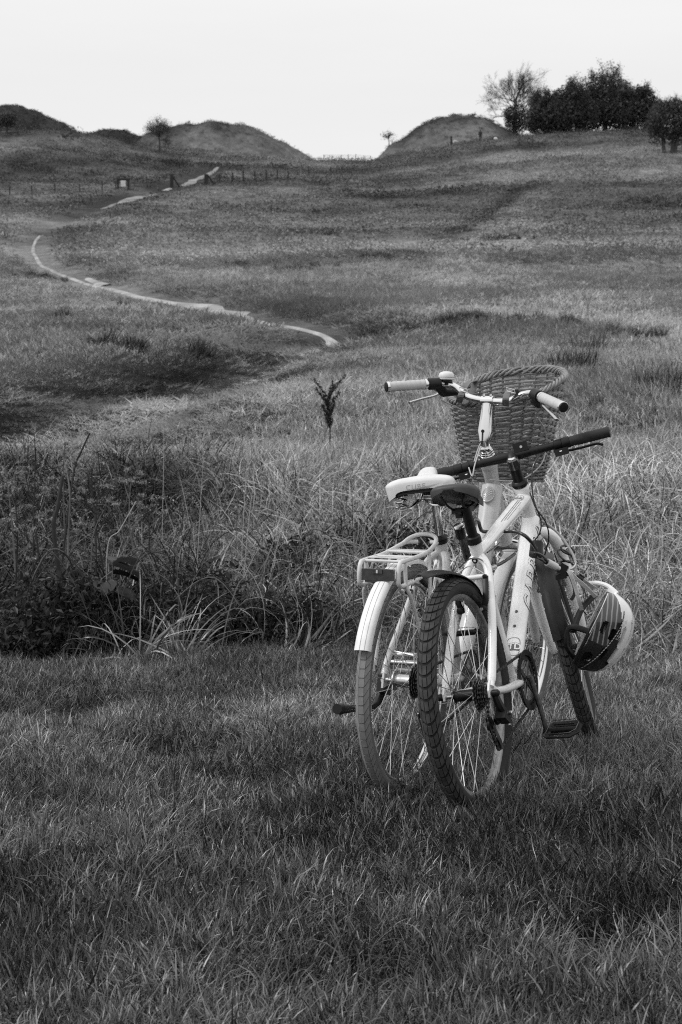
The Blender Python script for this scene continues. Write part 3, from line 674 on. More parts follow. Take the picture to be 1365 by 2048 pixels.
# cassette, chain, chainring, cranks, pedals
mb = MB()
for k, r_ in enumerate((.048, .042, .037, .032, .028, .024)):
    N = int(r_ * 500); y = -.032 - k * .0052; P = []
    for i in range(N * 2): a = math.pi * i / N; q = r_ + (.003 if i % 2 else -.002); P.append((math.cos(a) * q, math.sin(a) * q))
    mb.add([Vector((x, y + d, R + z)) for d in (-.001, .001) for x, z in P], [tuple(range(len(P))), tuple(range(len(P), 2 * len(P)))[::-1]] + [(i, (i + 1) % len(P), len(P) + (i + 1) % len(P), len(P) + i) for i in range(len(P))])
mb.lathe((0, -.063, R), (0, 1, 0), [(0, .010), (.001, .017), (.03, .018)], 16).obj('cassette', GREASY, mtb, smooth=False)
CR = Vector((BB.x, -.047, BB.z))
def ring(mb, c, y, r0, r1, n=44, th=.0018, teeth=True):
    o_, i_ = [], []
    for i in range(n * 2): a = math.pi * i / n; q = r1 + ((.003 if i % 2 else -.001) if teeth else 0); o_.append((math.cos(a) * q, math.sin(a) * q)); i_.append((math.cos(a) * r0, math.sin(a) * r0))
    V = [Vector((c.x + x, y + d, c.z + z)) for d in (-th, th) for P in (o_, i_) for x, z in P]; m_ = n * 2; F_ = []
    for i in range(m_):
        j = (i + 1) % m_; F_ += [(i, j, m_ + j, m_ + i), (2 * m_ + i, 3 * m_ + i, 3 * m_ + j, 2 * m_ + j), (i, 2 * m_ + i, 2 * m_ + j, j), (m_ + i, m_ + j, 3 * m_ + j, 3 * m_ + i)]
    mb.add(V, F_)
mb = MB(); ring(mb, CR, -.047, .062, .083)
for k in range(4):
    a = k * math.pi / 2 + .9; d = Vector((math.cos(a), 0, math.sin(a))); mb.tube([CR + d * .01, CR + d * .07], [.011, .008], 8, ry=[.004, .003])
mb.obj('chainring', DALLOY, mtb, smooth=False)
mb = MB(); ring(mb, CR, -.055, .076, .093, teeth=False, th=.0012); mb.obj('chain_guard', BLACK, mtb, smooth=False)
ca = Vector((.235, 0, -.972)).normalized()   # right crank hangs nearly straight down
cp = BB + Vector((0, -.078, 0)) + ca * .170
MB().tube([BB + Vector((0, -.062, 0)) - ca * .012, BB + Vector((0, -.066, 0)) + ca * .03, BB + Vector((0, -.074, 0)) + ca * .12, cp + ca * .012], [.015, .013, .011, .012], 10, ry=[.009, .008, .0065, .007]).obj('crank', DALLOY, mtb)
cp2 = BB + Vector((0, .072, 0)) - ca * .170
MB().tube([BB + Vector((0, .045, 0)), BB + Vector((0, .060, 0)) - ca * .03, cp2 - ca * .012], [.014, .012, .011], 10, ry=[.009, .008, .007]).obj('crank', DALLOY, mtb)
def pedal(parent, c, s, M3, m=BLACK, m2=ALLOY, L=.098, W=.092, edge=True):
    c = Vector(c); g = lambda x, y, z: c + M3 @ Vector((x, s * y, z)); mb = MB()
    out = [(-W / 2, .012), (-W / 2 + .012, .006), (W / 2 - .012, .006), (W / 2, .012), (W / 2, L - .018), (W / 2 - .022, L), (-W / 2 + .022, L), (-W / 2, L - .018)]
    mb.tube([g(x, y, 0) for x, y in out], .0045, 6, closed=True, ry=.011)
    mb.tube([g(0, -.01, 0), g(0, L, 0)], .009, 10)
    for x in (-.026, .026): mb.tube([g(x, .008, 0), g(x, L - .006, 0)], .003, 6, ry=.007)
    p = mb.obj('pedal', m, parent)
    if edge:
        t = MB()
        for q in ((1,), (-1,)):
            for k in range(5): t.lathe(g(q[0] * W / 2, .02 + k * .015, .010), M3 @ Vector((0, 0, 1)), [(0, .0016), (.004, .001)], 6)
        t.tube([g(x, y, .0115) for x, y in out], .0012, 4, closed=True); t.obj('pedal_edge', m2, p)
    return p
pedal(mtb, cp, -1, Matrix.Rotation(math.radians(-18), 3, 'Y'), m2=DALLOY)
pedal(mtb, cp2, 1, Matrix.Rotation(math.radians(10), 3, 'Y'))
# chain: side plates link by link
def chain(parent, path, name='chain', m=GREASY, pitch=.0127, X=None):
    P = [Vector(p) for p in path]; L = [0]
    for a, b in zip(P[:-1], P[1:]): L.append(L[-1] + (b - a).length)
    mb = MB(X); n = int(L[-1] / pitch); pts = []
    for i in range(n + 1):
        d = i * pitch; k = max(j for j in range(len(L)) if L[j] <= d + 1e-9); k = min(k, len(P) - 2); t = (d - L[k]) / max(1e-9, L[k + 1] - L[k]); pts.append(P[k].lerp(P[k + 1], t))
    for i in range(n):
        a, b = pts[i], pts[i + 1]; d = (b - a).normalized(); u = d.cross(Vector((0, 1, 0))).normalized(); hw = .0034 if i % 2 else .0022
        for s in (-1, 1):
            y = Vector((0, s * hw, 0)); A, B = a - d * .003 + y, b + d * .003 + y; q = u * .0040; r_ = u * .0028; mid = (A + B) / 2
            mb.add([A - q, A + q, mid + r_, B + q, B - q, mid - r_], [(0, 1, 2, 3, 4, 5)])
        mb.tube([a - Vector((0, .0036, 0)), a + Vector((0, .0036, 0))], .0035, 6)
    return mb.obj(name, m, parent, smooth=False, kind='stuff')
ck = Vector((-.005, -.047, R - .0)); arc = lambda c, r, a0, a1, n=14: [c + Vector((math.cos(a), 0, math.sin(a))) * r for a in np.linspace(math.radians(a0), math.radians(a1), n)]
JU, JL = Vector((.02, -.047, .245)), Vector((.075, -.047, .185))
chain(mtb, arc(Vector((0, -.047, R)), .033, 300, 95, 12) + arc(CR, .083, 98, -70, 18) + [JL + Vector((.012, 0, -.018))] + arc(JL, .020, -60, -190, 7) + arc(JU, .020, -10, 100, 7)[::1] + [Vector((.025, -.047, R - .022))])
# rear derailleur
d = MB()
d.tube([Vector((.008, -.078, .33)), Vector((.012, -.085, .30)), Vector((.03, -.09, .275))], [.010, .013, .012], 8).box((.035, -.085, .265), (.05, .028, .030), Matrix.Rotation(.5, 3, 'Y')).tube([Vector((.05, -.082, .26)), Vector((.03, -.062, .25))], .011, 8)
for c_ in (JU, JL): MB().lathe(c_ + Vector((0, -.004, 0)), (0, 1, 0), [(0, .006), (0, .017), (.008, .017), (.008, .006)], 11).obj('jockey_wheel', BLACK, mtb)
d.obj('derailleur', BLACK, mtb)
MB().tube([JU + Vector((-.005, -.008, .02)), JU + Vector((.02, -.008, -.02)), JL + Vector((0, -.008, 0)), JL + Vector((.01, -.008, -.02))], [.006, .010, .009, .005], 6, ry=.0015).tube([JU + Vector((-.005, .008, .02)), JL + Vector((.01, .008, -.02))], .007, 6, ry=.0015).obj('derailleur_cage', DALLOY, mtb)
MB().lathe((.05, -.100, .27), (0, -1, 0), [(0, .006), (.006, .006), (.007, .003)], 8).obj('derailleur_screw', CHROME, mtb)
MB().lathe((.075, -.09, .262), (1, 0, 0), [(0, .004), (.012, .004), (.013, .002)], 8).obj('derailleur_screw', CHROME, mtb)
MB().lathe((.03, -.1, .24), (0, -1, 0), [(0, .004), (.006, .004)], 8).obj('derailleur_screw', CHROME, mtb)
MB().tube([Vector((.075, -.092, .25)), Vector((.10, -.105, .235))], .001, 5).obj('cable_end', CHROME, mtb)
# axle nut / quick release
MB().lathe((0, -.072, R), (0, -1, 0), [(0, .007), (.002, .010), (.018, .010), (.022, .006)], 12).obj('axle_nut', BLACK, mtb)
MB().lathe((0, .072, R), (0, 1, 0), [(0, .007), (.002, .010), (.014, .010), (.018, .006)], 12).obj('axle_nut', BLACK, mtb)
# V-brakes: two arms, pads, noodle
for s in (1, -1):
    b0, b1 = Vector((.148, s * .036, .565)), Vector((.180, s * .040, .655))
    MB().tube(spline([b0, b0.lerp(b1, .4) + Vector((-.012, s * .006, 0)), b1], 5), .0055, 8, ry=.009).lathe(b0 + Vector((.01, 0, 0)), (-1, 0, 0), [(0, .010), (.026, .010), (.028, .006)], 10).lathe(b1, (-1, 0, 0), [(0, .007), (.01, .007), (.011, .004)], 8).obj('brake_arm', BLACK, mtb)
    MB().tube([Vector((.10, s * .018, .610)), Vector((.165, s * .018, .580))], .006, 8).obj('brake_pad', MATTE, mtb)
MB().tube(spline([Vector((.17, .042, .665)), Vector((.16, .0, .690)), Vector((.17, -.042, .662))], 6), .0016, 6).obj('brake_cable', STEEL, mtb)
MB().lathe((.118, -.036, .565), (-1, 0, 0), [(0, .005), (.003, .005)], 8).obj('brake_bolt', CHROME, mtb)
# clip-on rear mudguard: a curved, arched blade
prof_pts = [m_at(975, 1238, 4.50), m_at(966, 1200, 4.47), m_at(950, 1168, 4.42), m_at(925, 1148, 4.34), m_at(890, 1139, 4.22), m_at(862, 1141, 4.12), m_at(846, 1148, 4.06)]
ctr = spline([(p.x, 0, p.z) for p in prof_pts], 6); rows = []
for i, p in enumerate(ctr):
    t = i / (len(ctr) - 1); a = ctr[min(i + 1, len(ctr) - 1)] - ctr[max(i - 1, 0)]; nrm = Vector((-a.z, 0, a.x)).normalized(); nrm = nrm if nrm.z > 0 else -nrm
    w_ = .030 * min(1, .35 + 2.2 * t) * (1 - .55 * max(0, (t - .8) / .2) ** 2); row = []
    for k in range(9):
        u = -1 + k / 4; row.append(p + Vector((0, w_ * u, 0)) - nrm * (.012 * u * u))
    for k in range(9):
        u = 1 - k / 4; row.append(p + Vector((0, w_ * u, 0)) - nrm * (.012 * u * u + .0025))
    rows.append(row)
g_ = MB().grid(rows, False, True); N_ = 18; g_.f.append(tuple(range(N_))); g_.f.append(tuple((len(rows) - 1) * N_ + k for k in range(N_))[::-1]); g_.obj('rear_mudguard', BLACK, mtb)
# fork: unicrown, turned with the bar
for s in (1, -1):
    fk = spline([HB + Vector((.0, s * .005, -.002)) - AX * .006, HB + Vector((.012, s * .033, -.006)) - AX * .010, HB + Vector((.032, s * .056, .0)) - AX * .055, HB + Vector((.055, s * .063, 0)) - AX * .14, Vector((1.055, s * .064, .48)), Vector((1.095, s * .060, .37)), Vector((1.105, s * .056, .34))], 8)
    n_ = len(fk); MB(SX).tube(fk, [.0165 + .0035 * math.sin(min(1, i / 14) * math.pi / 2) if i < 26 else .020 - .0095 * (i - 26) / (n_ - 27) for i in range(n_)], 18).obj('fork_leg', WHITE, mtb)
MB(SX).lathe(HB - AX * .03, AX, [(0, .02), (.004, .024), (.026, .024), (.030, .021)], 20).obj('fork_crown', WHITE, mtb)
MB(SX).lathe(HB - AX * .008, AX, [(0, .025), (.004, .0255), (.004, .022)], 20).obj('headset', BLACK, mtb)
# head stack, stem, bar
TOP = HT + AX * .004
MB(SX).lathe(TOP, AX, [(-.002, .0265), (.008, .0270), (.014, .0220), (.016, .0185), (.062, .0185), (.064, .0165)], 20).obj('headset_cover', BLACK, mtb)
MB(SX).lathe(TOP + AX * .062, AX, [(0, .0185), (.004, .0195), (.034, .0195), (.036, .016)], 20).obj('stem_clamp', GLASS, mtb)
BAR = TOP + AX * .105 + Vector((.030, 0, .004))
MB(SX).tube([TOP + AX * .08, TOP + AX * .092 + Vector((.012, 0, .004)), BAR - Vector((.0, 0, 0))], [.018, .018, .017], 12, ry=[.020, .019, .021]).obj('stem', BLACK, mtb)
MB(SX).lathe(TOP + AX * .098, AX, [(0, .014), (.003, .014), (.004, .007)], 12).obj('stem_cap', CHROME, mtb)
tiltb = math.radians(-1.5); bx = lambda y, dz=0, dx=0: BAR + Vector((-.09 * max(0, abs(y) - .06) * 1 + dx, y, -y * math.tan(tiltb) + dz))
MB(SX).tube([bx(-.31), bx(-.2), bx(-.08), bx(-.03), bx(.03), bx(.08), bx(.2), bx(.31)], [.0115, .0115, .0135, .0160, .0160, .0135, .0115, .0115], 14).obj('handlebar', BLACK, mtb)
for s in (1, -1):
    gp = [bx(s * (.195 + .13 * t)) for t in np.linspace(0, 1, 27)]
    MB(SX).tube(gp, [.0170 + (.0012 if i % 2 else 0) - (.001 if i < 5 else 0) for i in range(27)], 16).obj('grip', MATTE, mtb)
    lv = spline([bx(s * .150, -.012, .008), bx(s * .175, -.024, .028), bx(s * .22, -.026, .038), bx(s * .275, -.026, .034), bx(s * .292, -.034, .028)], 6)
    MB(SX).tube(lv, .0045, 8, ry=.007).obj('brake_lever', BLACK, mtb)
    MB(SX).lathe(bx(s * .140), (0, s, 0), [(0, .012), (.002, .017), (.026, .017), (.028, .012)], 14).box(bx(s * .152, -.014, .012), (.032, .034, .016)).obj('lever_clamp', BLACK, mtb)
    MB(SX).lathe(bx(s * .165), (0, s, 0), [(0, .012), (.003, .019), (.028, .019), (.03, .016)], 16).box(bx(s * .16, -.026, -.004), (.03, .045, .022)).obj('gear_shifter', BLACK, mtb)
    MB(SX).lathe(bx(s * .158, -.022, -.016), (-1, 0, .3), [(0, .005), (.003, .005)], 8).obj('shifter_bolt', CHROME, mtb)
MB(SX).box(bx(-.035, .022), (.030, .048, .030)).box(bx(-.035, .006), (.026, .020, .02)).obj('lamp_bracket', BLACK, mtb)
MB(SX).lathe(bx(-.037, .022, -.015), (-1, 0, 0), [(0, .0045), (.002, .0045)], 10).obj('bracket_bolt', ALLOY, mtb)
# front mudguard blade behind the front tyre
rows = []
for i, t in enumerate(np.linspace(0, 1, 14)):
    a = math.radians(98 + 72 * t); rr_ = R + .020; cxz = FW + Vector((math.cos(a) * rr_, 0, math.sin(a) * rr_)); nr_ = Vector((math.cos(a), 0, math.sin(a))); w_ = .034 - .006 * t; row = []
    for k in range(9): u = -1 + k / 4; row.append(cxz + Vector((0, w_ * u, 0)) - nr_ * (.014 * abs(u) ** 1.6 - .004 * (abs(u) < .15)))
    for k in range(9): u = 1 - k / 4; row.append(cxz + Vector((0, w_ * u, 0)) - nr_ * (.014 * abs(u) ** 1.6 + .003))
    rows.append(row)
g_ = MB(SX).grid(rows, False, True); g_.f.append(tuple(range(18))); g_.f.append(tuple(13 * 18 + k for k in range(18))[::-1]); g_.obj('front_mudguard', BLACK, mtb)
for s in (1, -1):
    b0, b1 = Vector((1.045, s * .042, .565)), Vector((.985, s * .046, .675))
    MB(SX).tube([b0, b0.lerp(b1, .5) + Vector((.012, s * .004, 0)), b1], .005, 8, ry=.008).lathe(b0, (1, 0, .2), [(-.016, .006), (-.015, .010), (.02, .010)], 10).obj('brake_arm', ALLOY, mtb)
    MB(SX).tube([Vector((.99, s * .018, .585)), Vector((1.05, s * .018, .625))], .006, 8).obj('brake_pad', MATTE, mtb)
    MB(SX).lathe(Vector((1.03, s * .050, .567)), (-.95, 0, -.3), [(0, .011), (.010, .011), (.012, .006)], 10).obj('brake_boss', ALLOY, mtb)
# cables of the mountain bicycle
def cable(parent, inv, pts, r, m, name='cable'):
    P = [inv @ at(*p) for p in pts]; return MB().tube(spline(P, 8), r, 7).obj(name, m, parent)
cable(mtb, MI, [(1118, 893, 5.02), (1088, 905, 5.0), (1070, 925, 4.98), (1064, 955, 4.97), (1068, 1000, 4.97), (1082, 1040, 4.98), (1080, 1065, 4.98), (1068, 1083, 4.99)], .0024, CABLEB)
cable(mtb, MI, [(1060, 985, 4.98), (1072, 1015, 4.97), (1092, 1045, 5.0), (1098, 1075, 5.02), (1090, 1110, 5.05)], .0024, CABLEB)
cable(mtb, MI, [(975, 1132, 4.62), (962, 1119, 4.50), (940, 1118, 4.42), (920, 1135, 4.38)], .0023, CABLEB)
cable(mtb, MI, [(1000, 1085, 4.72), (990, 1095, 4.66), (975, 1105, 4.60)], .0023, CABLEB)

# =================================================================== white city bicycle with rack and basket (behind)
CX_ = pose(.188, 4.500, math.radians(23.8), math.radians(-.48)); CI = CX_.inverted()
cub = empty('bicycle'); cub.matrix_world = CX_
cub['label'] = 'farther white city bicycle with rear rack, long white mudguard and wide pale sprung saddle'; cub['category'] = 'bicycle'; cub['group'] = 'bicycles leaning together'
mtb['group'] = 'bicycles leaning together'
def c_at(px, py, Y): return CI @ at(px, py, Y)
RC = .340; cBB = Vector((.45, 0, .30)); cSC = Vector((.284, 0, .748)); cHB = Vector((.943, 0, .702)); cHT = Vector((.745, 0, .997)); cAX = (cHT - cHB).normalized()
CST = about(cHB, cAX, math.radians(-2)); CSX = lambda p: CST @ p
MB().tube([cBB, cSC], [.020, .020], 18, ry=[.024, .021]).obj('seat_tube', PEARL, cub)
cst = (cSC - cBB).normalized()
d0, d1 = cBB + Vector((.02, 0, .02)), Vector((.800, 0, .900))
cdt = MB().tube([d0, d0.lerp(d1, .35) + Vector((.03, 0, -.02)), d0.lerp(d1, .75) + Vector((.02, 0, -.01)), d1], [.026, .028, .030, .032], 28, ry=[.030, .033, .036, .037]).obj('down_tube', PEARL, cub)
MB().lathe(cHB, cAX, [(0, .026), (.004, .029), (.03, .025), (.28, .025), (.335, .028), (.345, .026)], 24).obj('head_tube', PEARL, cub)
t0_, t1_ = Vector((.385, 0, .48)), Vector((.845, 0, .83))
MB().tube([t0_, t0_.lerp(t1_, .5) + Vector((0, 0, -.03)), t1_], [.017, .018, .020], 16).obj('lower_tube', PEARL, cub)
MB().lathe(cBB + Vector((0, -.037, 0)), (0, 1, 0), [(0, .018), (.001, .024), (.073, .024), (.074, .018)], 20).obj('bottom_bracket', PEARL, cub)
for s in (1, -1):
    ss = spline([cSC + Vector((.006, s * .010, -.045)), Vector((.235, s * .036, .66)), Vector((.13, s * .056, .52)), Vector((.03, s * .068, .40)), Vector((.0, s * .068, .355))], 7)
    MB().tube(ss, .0105, 12).obj('seat_stay', PEARL, cub)
    MB().tube(spline([cBB + Vector((-.02, s * .022, 0)), Vector((.32, s * .05, .305)), Vector((.15, s * .062, .32)), Vector((.005, s * .068, .338))], 6), .0115, 12, ry=.014).obj('chain_stay', PEARL, cub)
    MB().add([Vector((x, s * .067 + d_, z)) for d_ in (-.003, .003) for x, z in ((-.020, .318), (.03, .320), (.05, .35), (.01, .385), (-.008, .362), (-.014, .345))],
             [(0, 1, 2, 3, 4, 5), (11, 10, 9, 8, 7, 6)] + [(i, (i + 1) % 6, 6 + (i + 1) % 6, 6 + i) for i in range(6)]).obj('dropout', PEARL, cub, smooth=False)
    b0, b1 = Vector((.115, s * .036, .595)), Vector((.150, s * .040, .690))
    MB().tube([b0, b1], .0055, 8, ry=.009).lathe(b0 + Vector((.01, 0, -.002)), (-1, 0, 0), [(0, .011), (.03, .011)], 12).obj('brake_arm', CHROME, cub)
    MB().lathe(b0 + Vector((-.0195, 0, -.002)), (-1, 0, 0), [(0, .0065), (.0012, .0065)], 10).obj('brake_boss', BLACK, cub)
    MB().tube([Vector((.07, s * .018, .640)), Vector((.13, s * .018, .612))], .006, 8).obj('brake_pad', MATTE, cub)
# logo oval and bolts on the down tube
cdd = (d1 - d0).normalized(); cdn = Vector((-cdd.z, 0, cdd.x))
cd_map = lambda x, y, l=.001: d0 + cdd * ((d1 - d0).length * .93 + y) + cdn * (math.cos(x / .037) * (.0315 + l)) + Vector((0, -1, 0)) * math.sin(x / .037) * (.037 + l)
badge(cdt, cd_map, .024, .030, 1.0, PRINTL, .0018, 'oval_badge')
badge(cdt, lambda x, y, l: cd_map(x, y, l), .022, .028, 1.0, PEARL, .0026, 'oval_badge_ring', ring=.0018)
for k in (-1, 0, 1): MB().grid([[cd_map(x, .7 * x + k * .009 - .0013 + .004 * math.sin(x * 200), .0030), cd_map(x, .7 * x + k * .009 + .0013 + .004 * math.sin(x * 200), .0030)] for x in np.linspace(-.014, .014, 9)]).obj('badge_stroke', PEARL, cdt)
# rear wheel and mudguard
make_wheel(cub, (0, 0, RC), RC, .022, None, GTYRE, GTREAD, CHROME, ALLOY, hub_w=.036, hub_r=.019, fl=.03, nsp=32, rows=3, nblk=84, knob=.0016, gap=.86, groove='wave', seed=.1)
cFW = Vector((1.162, 0, RC)); make_wheel(cub, cFW, RC, .022, CSX, GTYRE, GTREAD, CHROME, ALLOY, hub_w=.034, nsp=32, rows=3, nblk=84, knob=.0016, gap=.86, groove='wave', seed=.25)
def fender(parent, c, Rf, a0, a1, w, m, X=None, name='rear_mudguard', lines=True):
    rows = []; n = 36
    for t in np.linspace(0, 1, n):
        a = math.radians(a0 + (a1 - a0) * t); nr_ = Vector((math.cos(a), 0, math.sin(a))); row = []
        for k in range(11): u = -1 + k / 5; row.append(Vector(c) + nr_ * (Rf - .016 * abs(u) ** 3) + Vector((0, w * math.sin(u * 1.35) / math.sin(1.35), 0)))
        for k in range(11): u = 1 - k / 5; row.append(Vector(c) + nr_ * (Rf - .0022 - .016 * abs(u) ** 3) + Vector((0, w * .97 * math.sin(u * 1.35) / math.sin(1.35), 0)))
        rows.append(row)
    g = MB(X).grid(rows, False, True); g.f.append(tuple(range(22))); g.f.append(tuple((n - 1) * 22 + k for k in range(22))[::-1]); f_ = g.obj(name, m, parent)
    if lines:
        for u0 in (-.30, .12):
            MB(X).grid([[Vector(c) + Vector((math.cos(a), 0, math.sin(a))) * (Rf + .0008 - .016 * abs(u0) ** 3) + Vector((0, w * math.sin((u0 + e) * 1.35) / math.sin(1.35), 0)) for e in (-.013, .013)] for a in np.radians(np.linspace(a0, a1, 50))]).obj('pinstripe', PRINT, f_)
    return f_
cfen = fender(cub, (0, 0, RC), RC + .026, 20, 159, .0255, MUDW)
MB(CSX).tube([Vector((cHB.x + .0, 0, cHB.z - .005)), cHB], .02, 12).obj('fork_steerer', CHROME, cub)
fender(cub, cFW, RC + .024, 62, 178, .0275, PEARL, X=CSX, name='front_mudguard', lines=False)
MB(CSX).lathe(cFW + Vector((math.cos(math.radians(150)), 0, math.sin(math.radians(150)))) * (RC + .025), (-.86, 0, .5), [(0, .005), (.003, .005), (.004, .003)], 8).obj('mudguard_bolt', BLACK, cub)
for s in (1, -1):
    base = cHB - cAX * .025 + Vector((.012, s * .062, 0))
    fdir = (Vector((cFW.x - .02, s * .062, cFW.z)) - base).normalized()
    MB(CSX).tube([base + fdir * -.01, base + fdir * .17], .0145, 14).obj('fork_stanchion', CHROME, cub)
    MB(CSX).tube([base + fdir * .10, base + fdir * .13, base + fdir * .30, base + fdir * .385], [.0185, .0215, .019, .014], 16).obj('fork_leg', PEARL, cub)
MB(CSX).tube([cHB - cAX * .022 + Vector((.006, .078, 0)), cHB - cAX * .018 + Vector((.004, .03, .004)), cHB - cAX * .018 + Vector((.004, -.03, .004)), cHB - cAX * .022 + Vector((.006, -.078, 0))], [.018, .023, .023, .018], 14).obj('fork_crown', CHROME, cub)
# seat post, collar, saddle
q0, q1 = cSC, cSC + cst * .135
MB().tube([q0 - cst * .01, q1], .0138, 18).obj('seat_post', CHROME, cub)
MB().lathe(cSC - cst * .014, cst, [(0, .020), (.002, .0235), (.013, .0235), (.0135, .021), (.016, .0225), (.024, .020), (.028, .0145)], 20).tube([cSC + Vector((0, .02, 0)), cSC + Vector((-.01, .05, .008)), cSC + Vector((.01, .075, .004))], .004, 8).obj('seat_clamp', BLACK, cub)
CSM = Matrix.Translation((.228, .030, .876)) @ Matrix.Rotation(math.radians(-5), 4, 'Y') @ Matrix.Rotation(math.radians(-6), 4, 'X') @ Matrix.Rotation(math.radians(13), 4, 'Z')
csad = seat_loft(cub, CSM, 'saddle', [(-.118, .078, .058, .012, .026), (-.114, .094, .066, .018, .036), (-.098, .103, .0705, .022, .042), (-.06, .106, .072, .026, .044), (-.01, .090, .070, .028, .040), (.04, .058, .068, .028, .036), (.08, .036, .069, .024, .032), (.12, .029, .083, .022, .040), (.150, .027, .085, .022, .038), (.163, .017, .074, .014, .018)], SADW)
seat_loft(cub, CSM @ Matrix.Translation((0, 0, -.004)), 'saddle_base', [(-.112, .070, .040, .008, .012), (-.07, .094, .040, .010, .014), (0, .080, .040, .010, .014), (.06, .040, .044, .008, .012), (.13, .022, .048, .008, .012)], BLACK).parent = csad
sad_back = lambda x, y: CSM @ Vector((-.1195 + .0, -x + .006, .044 + y)) + Vector((-.004 + (abs(x) / .1) ** 2 * .02, 0, 0))
link('lettering', text_mesh('CUBE', .021, sad_back, PRINTL, bold=-.0001, spacing=1.25), csad)
for s in (1, -1):
    cc = CSM @ Vector((-.070, s * .066, -.022))
    MB().tube(coil(cc, (0, 0, 1), .0155, .050, 3.2, .003, 14), .0030, 7).obj('spring', CHROME, csad)
    MB().tube(spline([CSM @ Vector((-.070, s * .066, -.024)), CSM @ Vector((-.055, s * .040, -.022)), CSM @ Vector((-.01, s * .022, -.006)), CSM @ Vector((.06, s * .02, -.004)), CSM @ Vector((.13, s * .010, .040))], 7), .0036, 8).obj('rail', CHROME, csad)
MB().tube(spline([CSM @ Vector((-.072, .070, -.025)), CSM @ Vector((-.075, .03, -.020)), CSM @ Vector((-.070, .008, -.004)), CSM @ Vector((-.07, -.01, -.004)), CSM @ Vector((-.075, -.03, -.018)), CSM @ Vector((-.072, -.070, -.025))], 7), .0032, 8).obj('rail_bridge', CHROME, csad)
MB().tube([q1 + cst * -.004, q1 + cst * .014], [.018, .022], 14).lathe(q1 + Vector((-.015, -.030, .008)), (0, 1, 0), [(0, .010), (.003, .017), (.057, .017), (.060, .010)], 14).obj('saddle_clamp', CHROME, cub)
# rack
RW = .060; RKX = lambda p: Vector((p.x, p.y + .014, p.z))
def rk(pts, r=.0055, n=6, closed=False): return MB(RKX).tube(spline(pts, n, closed), r, 10, closed)
for s in (1, -1):
    y = s * RW
    MB(RKX).tube(spline([Vector((.185, s * .022, .742)), Vector((.165, s * .046, .742)), Vector((.135, s * .052, .738)), Vector((.06, y, .722)), Vector((-.02, y, .712)), Vector((-.150, y, .704)), Vector((-.172, y, .698)), Vector((-.180, y, .680)), Vector((-.182, y, .655)), Vector((-.176, y, .640)), Vector((-.155, y, .634)), Vector((-.09, y * 1.05, .640)), Vector((0, y * 1.1, .654)), Vector((.06, y * 1.1, .664))], 6), 0.0066, 10).obj('rack_rail', RACKW, cub)
    MB(RKX).tube(spline([Vector((-.130, y * 1.0, .700)), Vector((-.128, y * 1.05, .636)), Vector((-.115, y * 1.2, .600)), Vector((-.06, y * 1.35, .500)), Vector((-.02, y * 1.45, .420)), Vector((-.004, y * 1.45, .365))], 6), .0058, 10).obj('rack_strut', RACKW, cub)
    MB(RKX).tube(spline([Vector((.06, y, .722)), Vector((.055, y * 1.1, .66)), Vector((.03, y * 1.3, .52)), Vector((.006, y * 1.45, .38))], 6), .0058, 10).obj('rack_strut', RACKW, cub)
MB(RKX).tube(spline([Vector((.135, .052, .738)), Vector((.172, .042, .754)), Vector((.19, .018, .764)), Vector((.19, -.018, .764)), Vector((.172, -.042, .754)), Vector((.135, -.052, .738))], 6), 0.0066, 10).obj('rack_hoop', RACKW, cub)
for x, z in ((.035, .720), (-.055, .711), (-.15, .704)):
    MB(RKX).tube([Vector((x, RW, z)), Vector((x, -RW, z))], .0045, 8).obj('rack_crossbar', RACKW, cub)
for x in (.065, -.120): MB(RKX).box((x, 0, .712 if x < 0 else .724), (.022, RW * 1.9, .003)).obj('rack_plate', RACKW, cub)
for x in (.065, -.120):
    for y in (-.026, .0, .026): MB(RKX).box((x - .011, y, .708 if x < 0 else .720), (.003, .016, .005)).obj('rack_slot', BLACK, cub)
# reflector between the rails
MB(RKX).box((-.190, -.002, .668), (.012, .098, .033)).box((-.190, .012, .650), (.010, .050, .008)).obj('rear_reflector', mat('reflector lens', .045, .12, coat=1, noise=.3, nscale=90), cub)
MB(RKX).box((-.198, -.002, .6775), (.004, .030, .011)).obj('reflector_catch', DALLOY, cub); MB(RKX).box((-.2005, -.002, .6775), (.002, .005, .009)).obj('reflector_mark', RACKW, cub)
MB(RKX).tube([Vector((-.19, .01, .650)), Vector((-.175, .0, .628))], .006, 8).obj('reflector_foot', BLACK, cub)
# kickstand folded back along the left side
MB().box((.035, .082, .318), (.06, .022, .05), Matrix.Rotation(.3, 3, 'Y')).tube([Vector((.045, .088, .31)), Vector((.02, .098, .262)), Vector((-.02, .105, .252)), Vector((-.17, .108, .275))], [.013, .012, .010, .009], 10).tube([Vector((-.165, .108, .2745)), Vector((-.225, .110, .283))], [.012, .0145], 10).tube([Vector((-.225, .110, .283)), Vector((-.25, .110, .287))], [.017, .015], 10).obj('kickstand', BLACK, cub)
MB().tube([Vector((-.03, .1065, .263)), Vector((-.162, .1095, .2845))], .0022, 6, ry=.004).obj('kickstand_highlight', CHROME, cub)  # highlight along the top of the leg, laid on as a bright strip
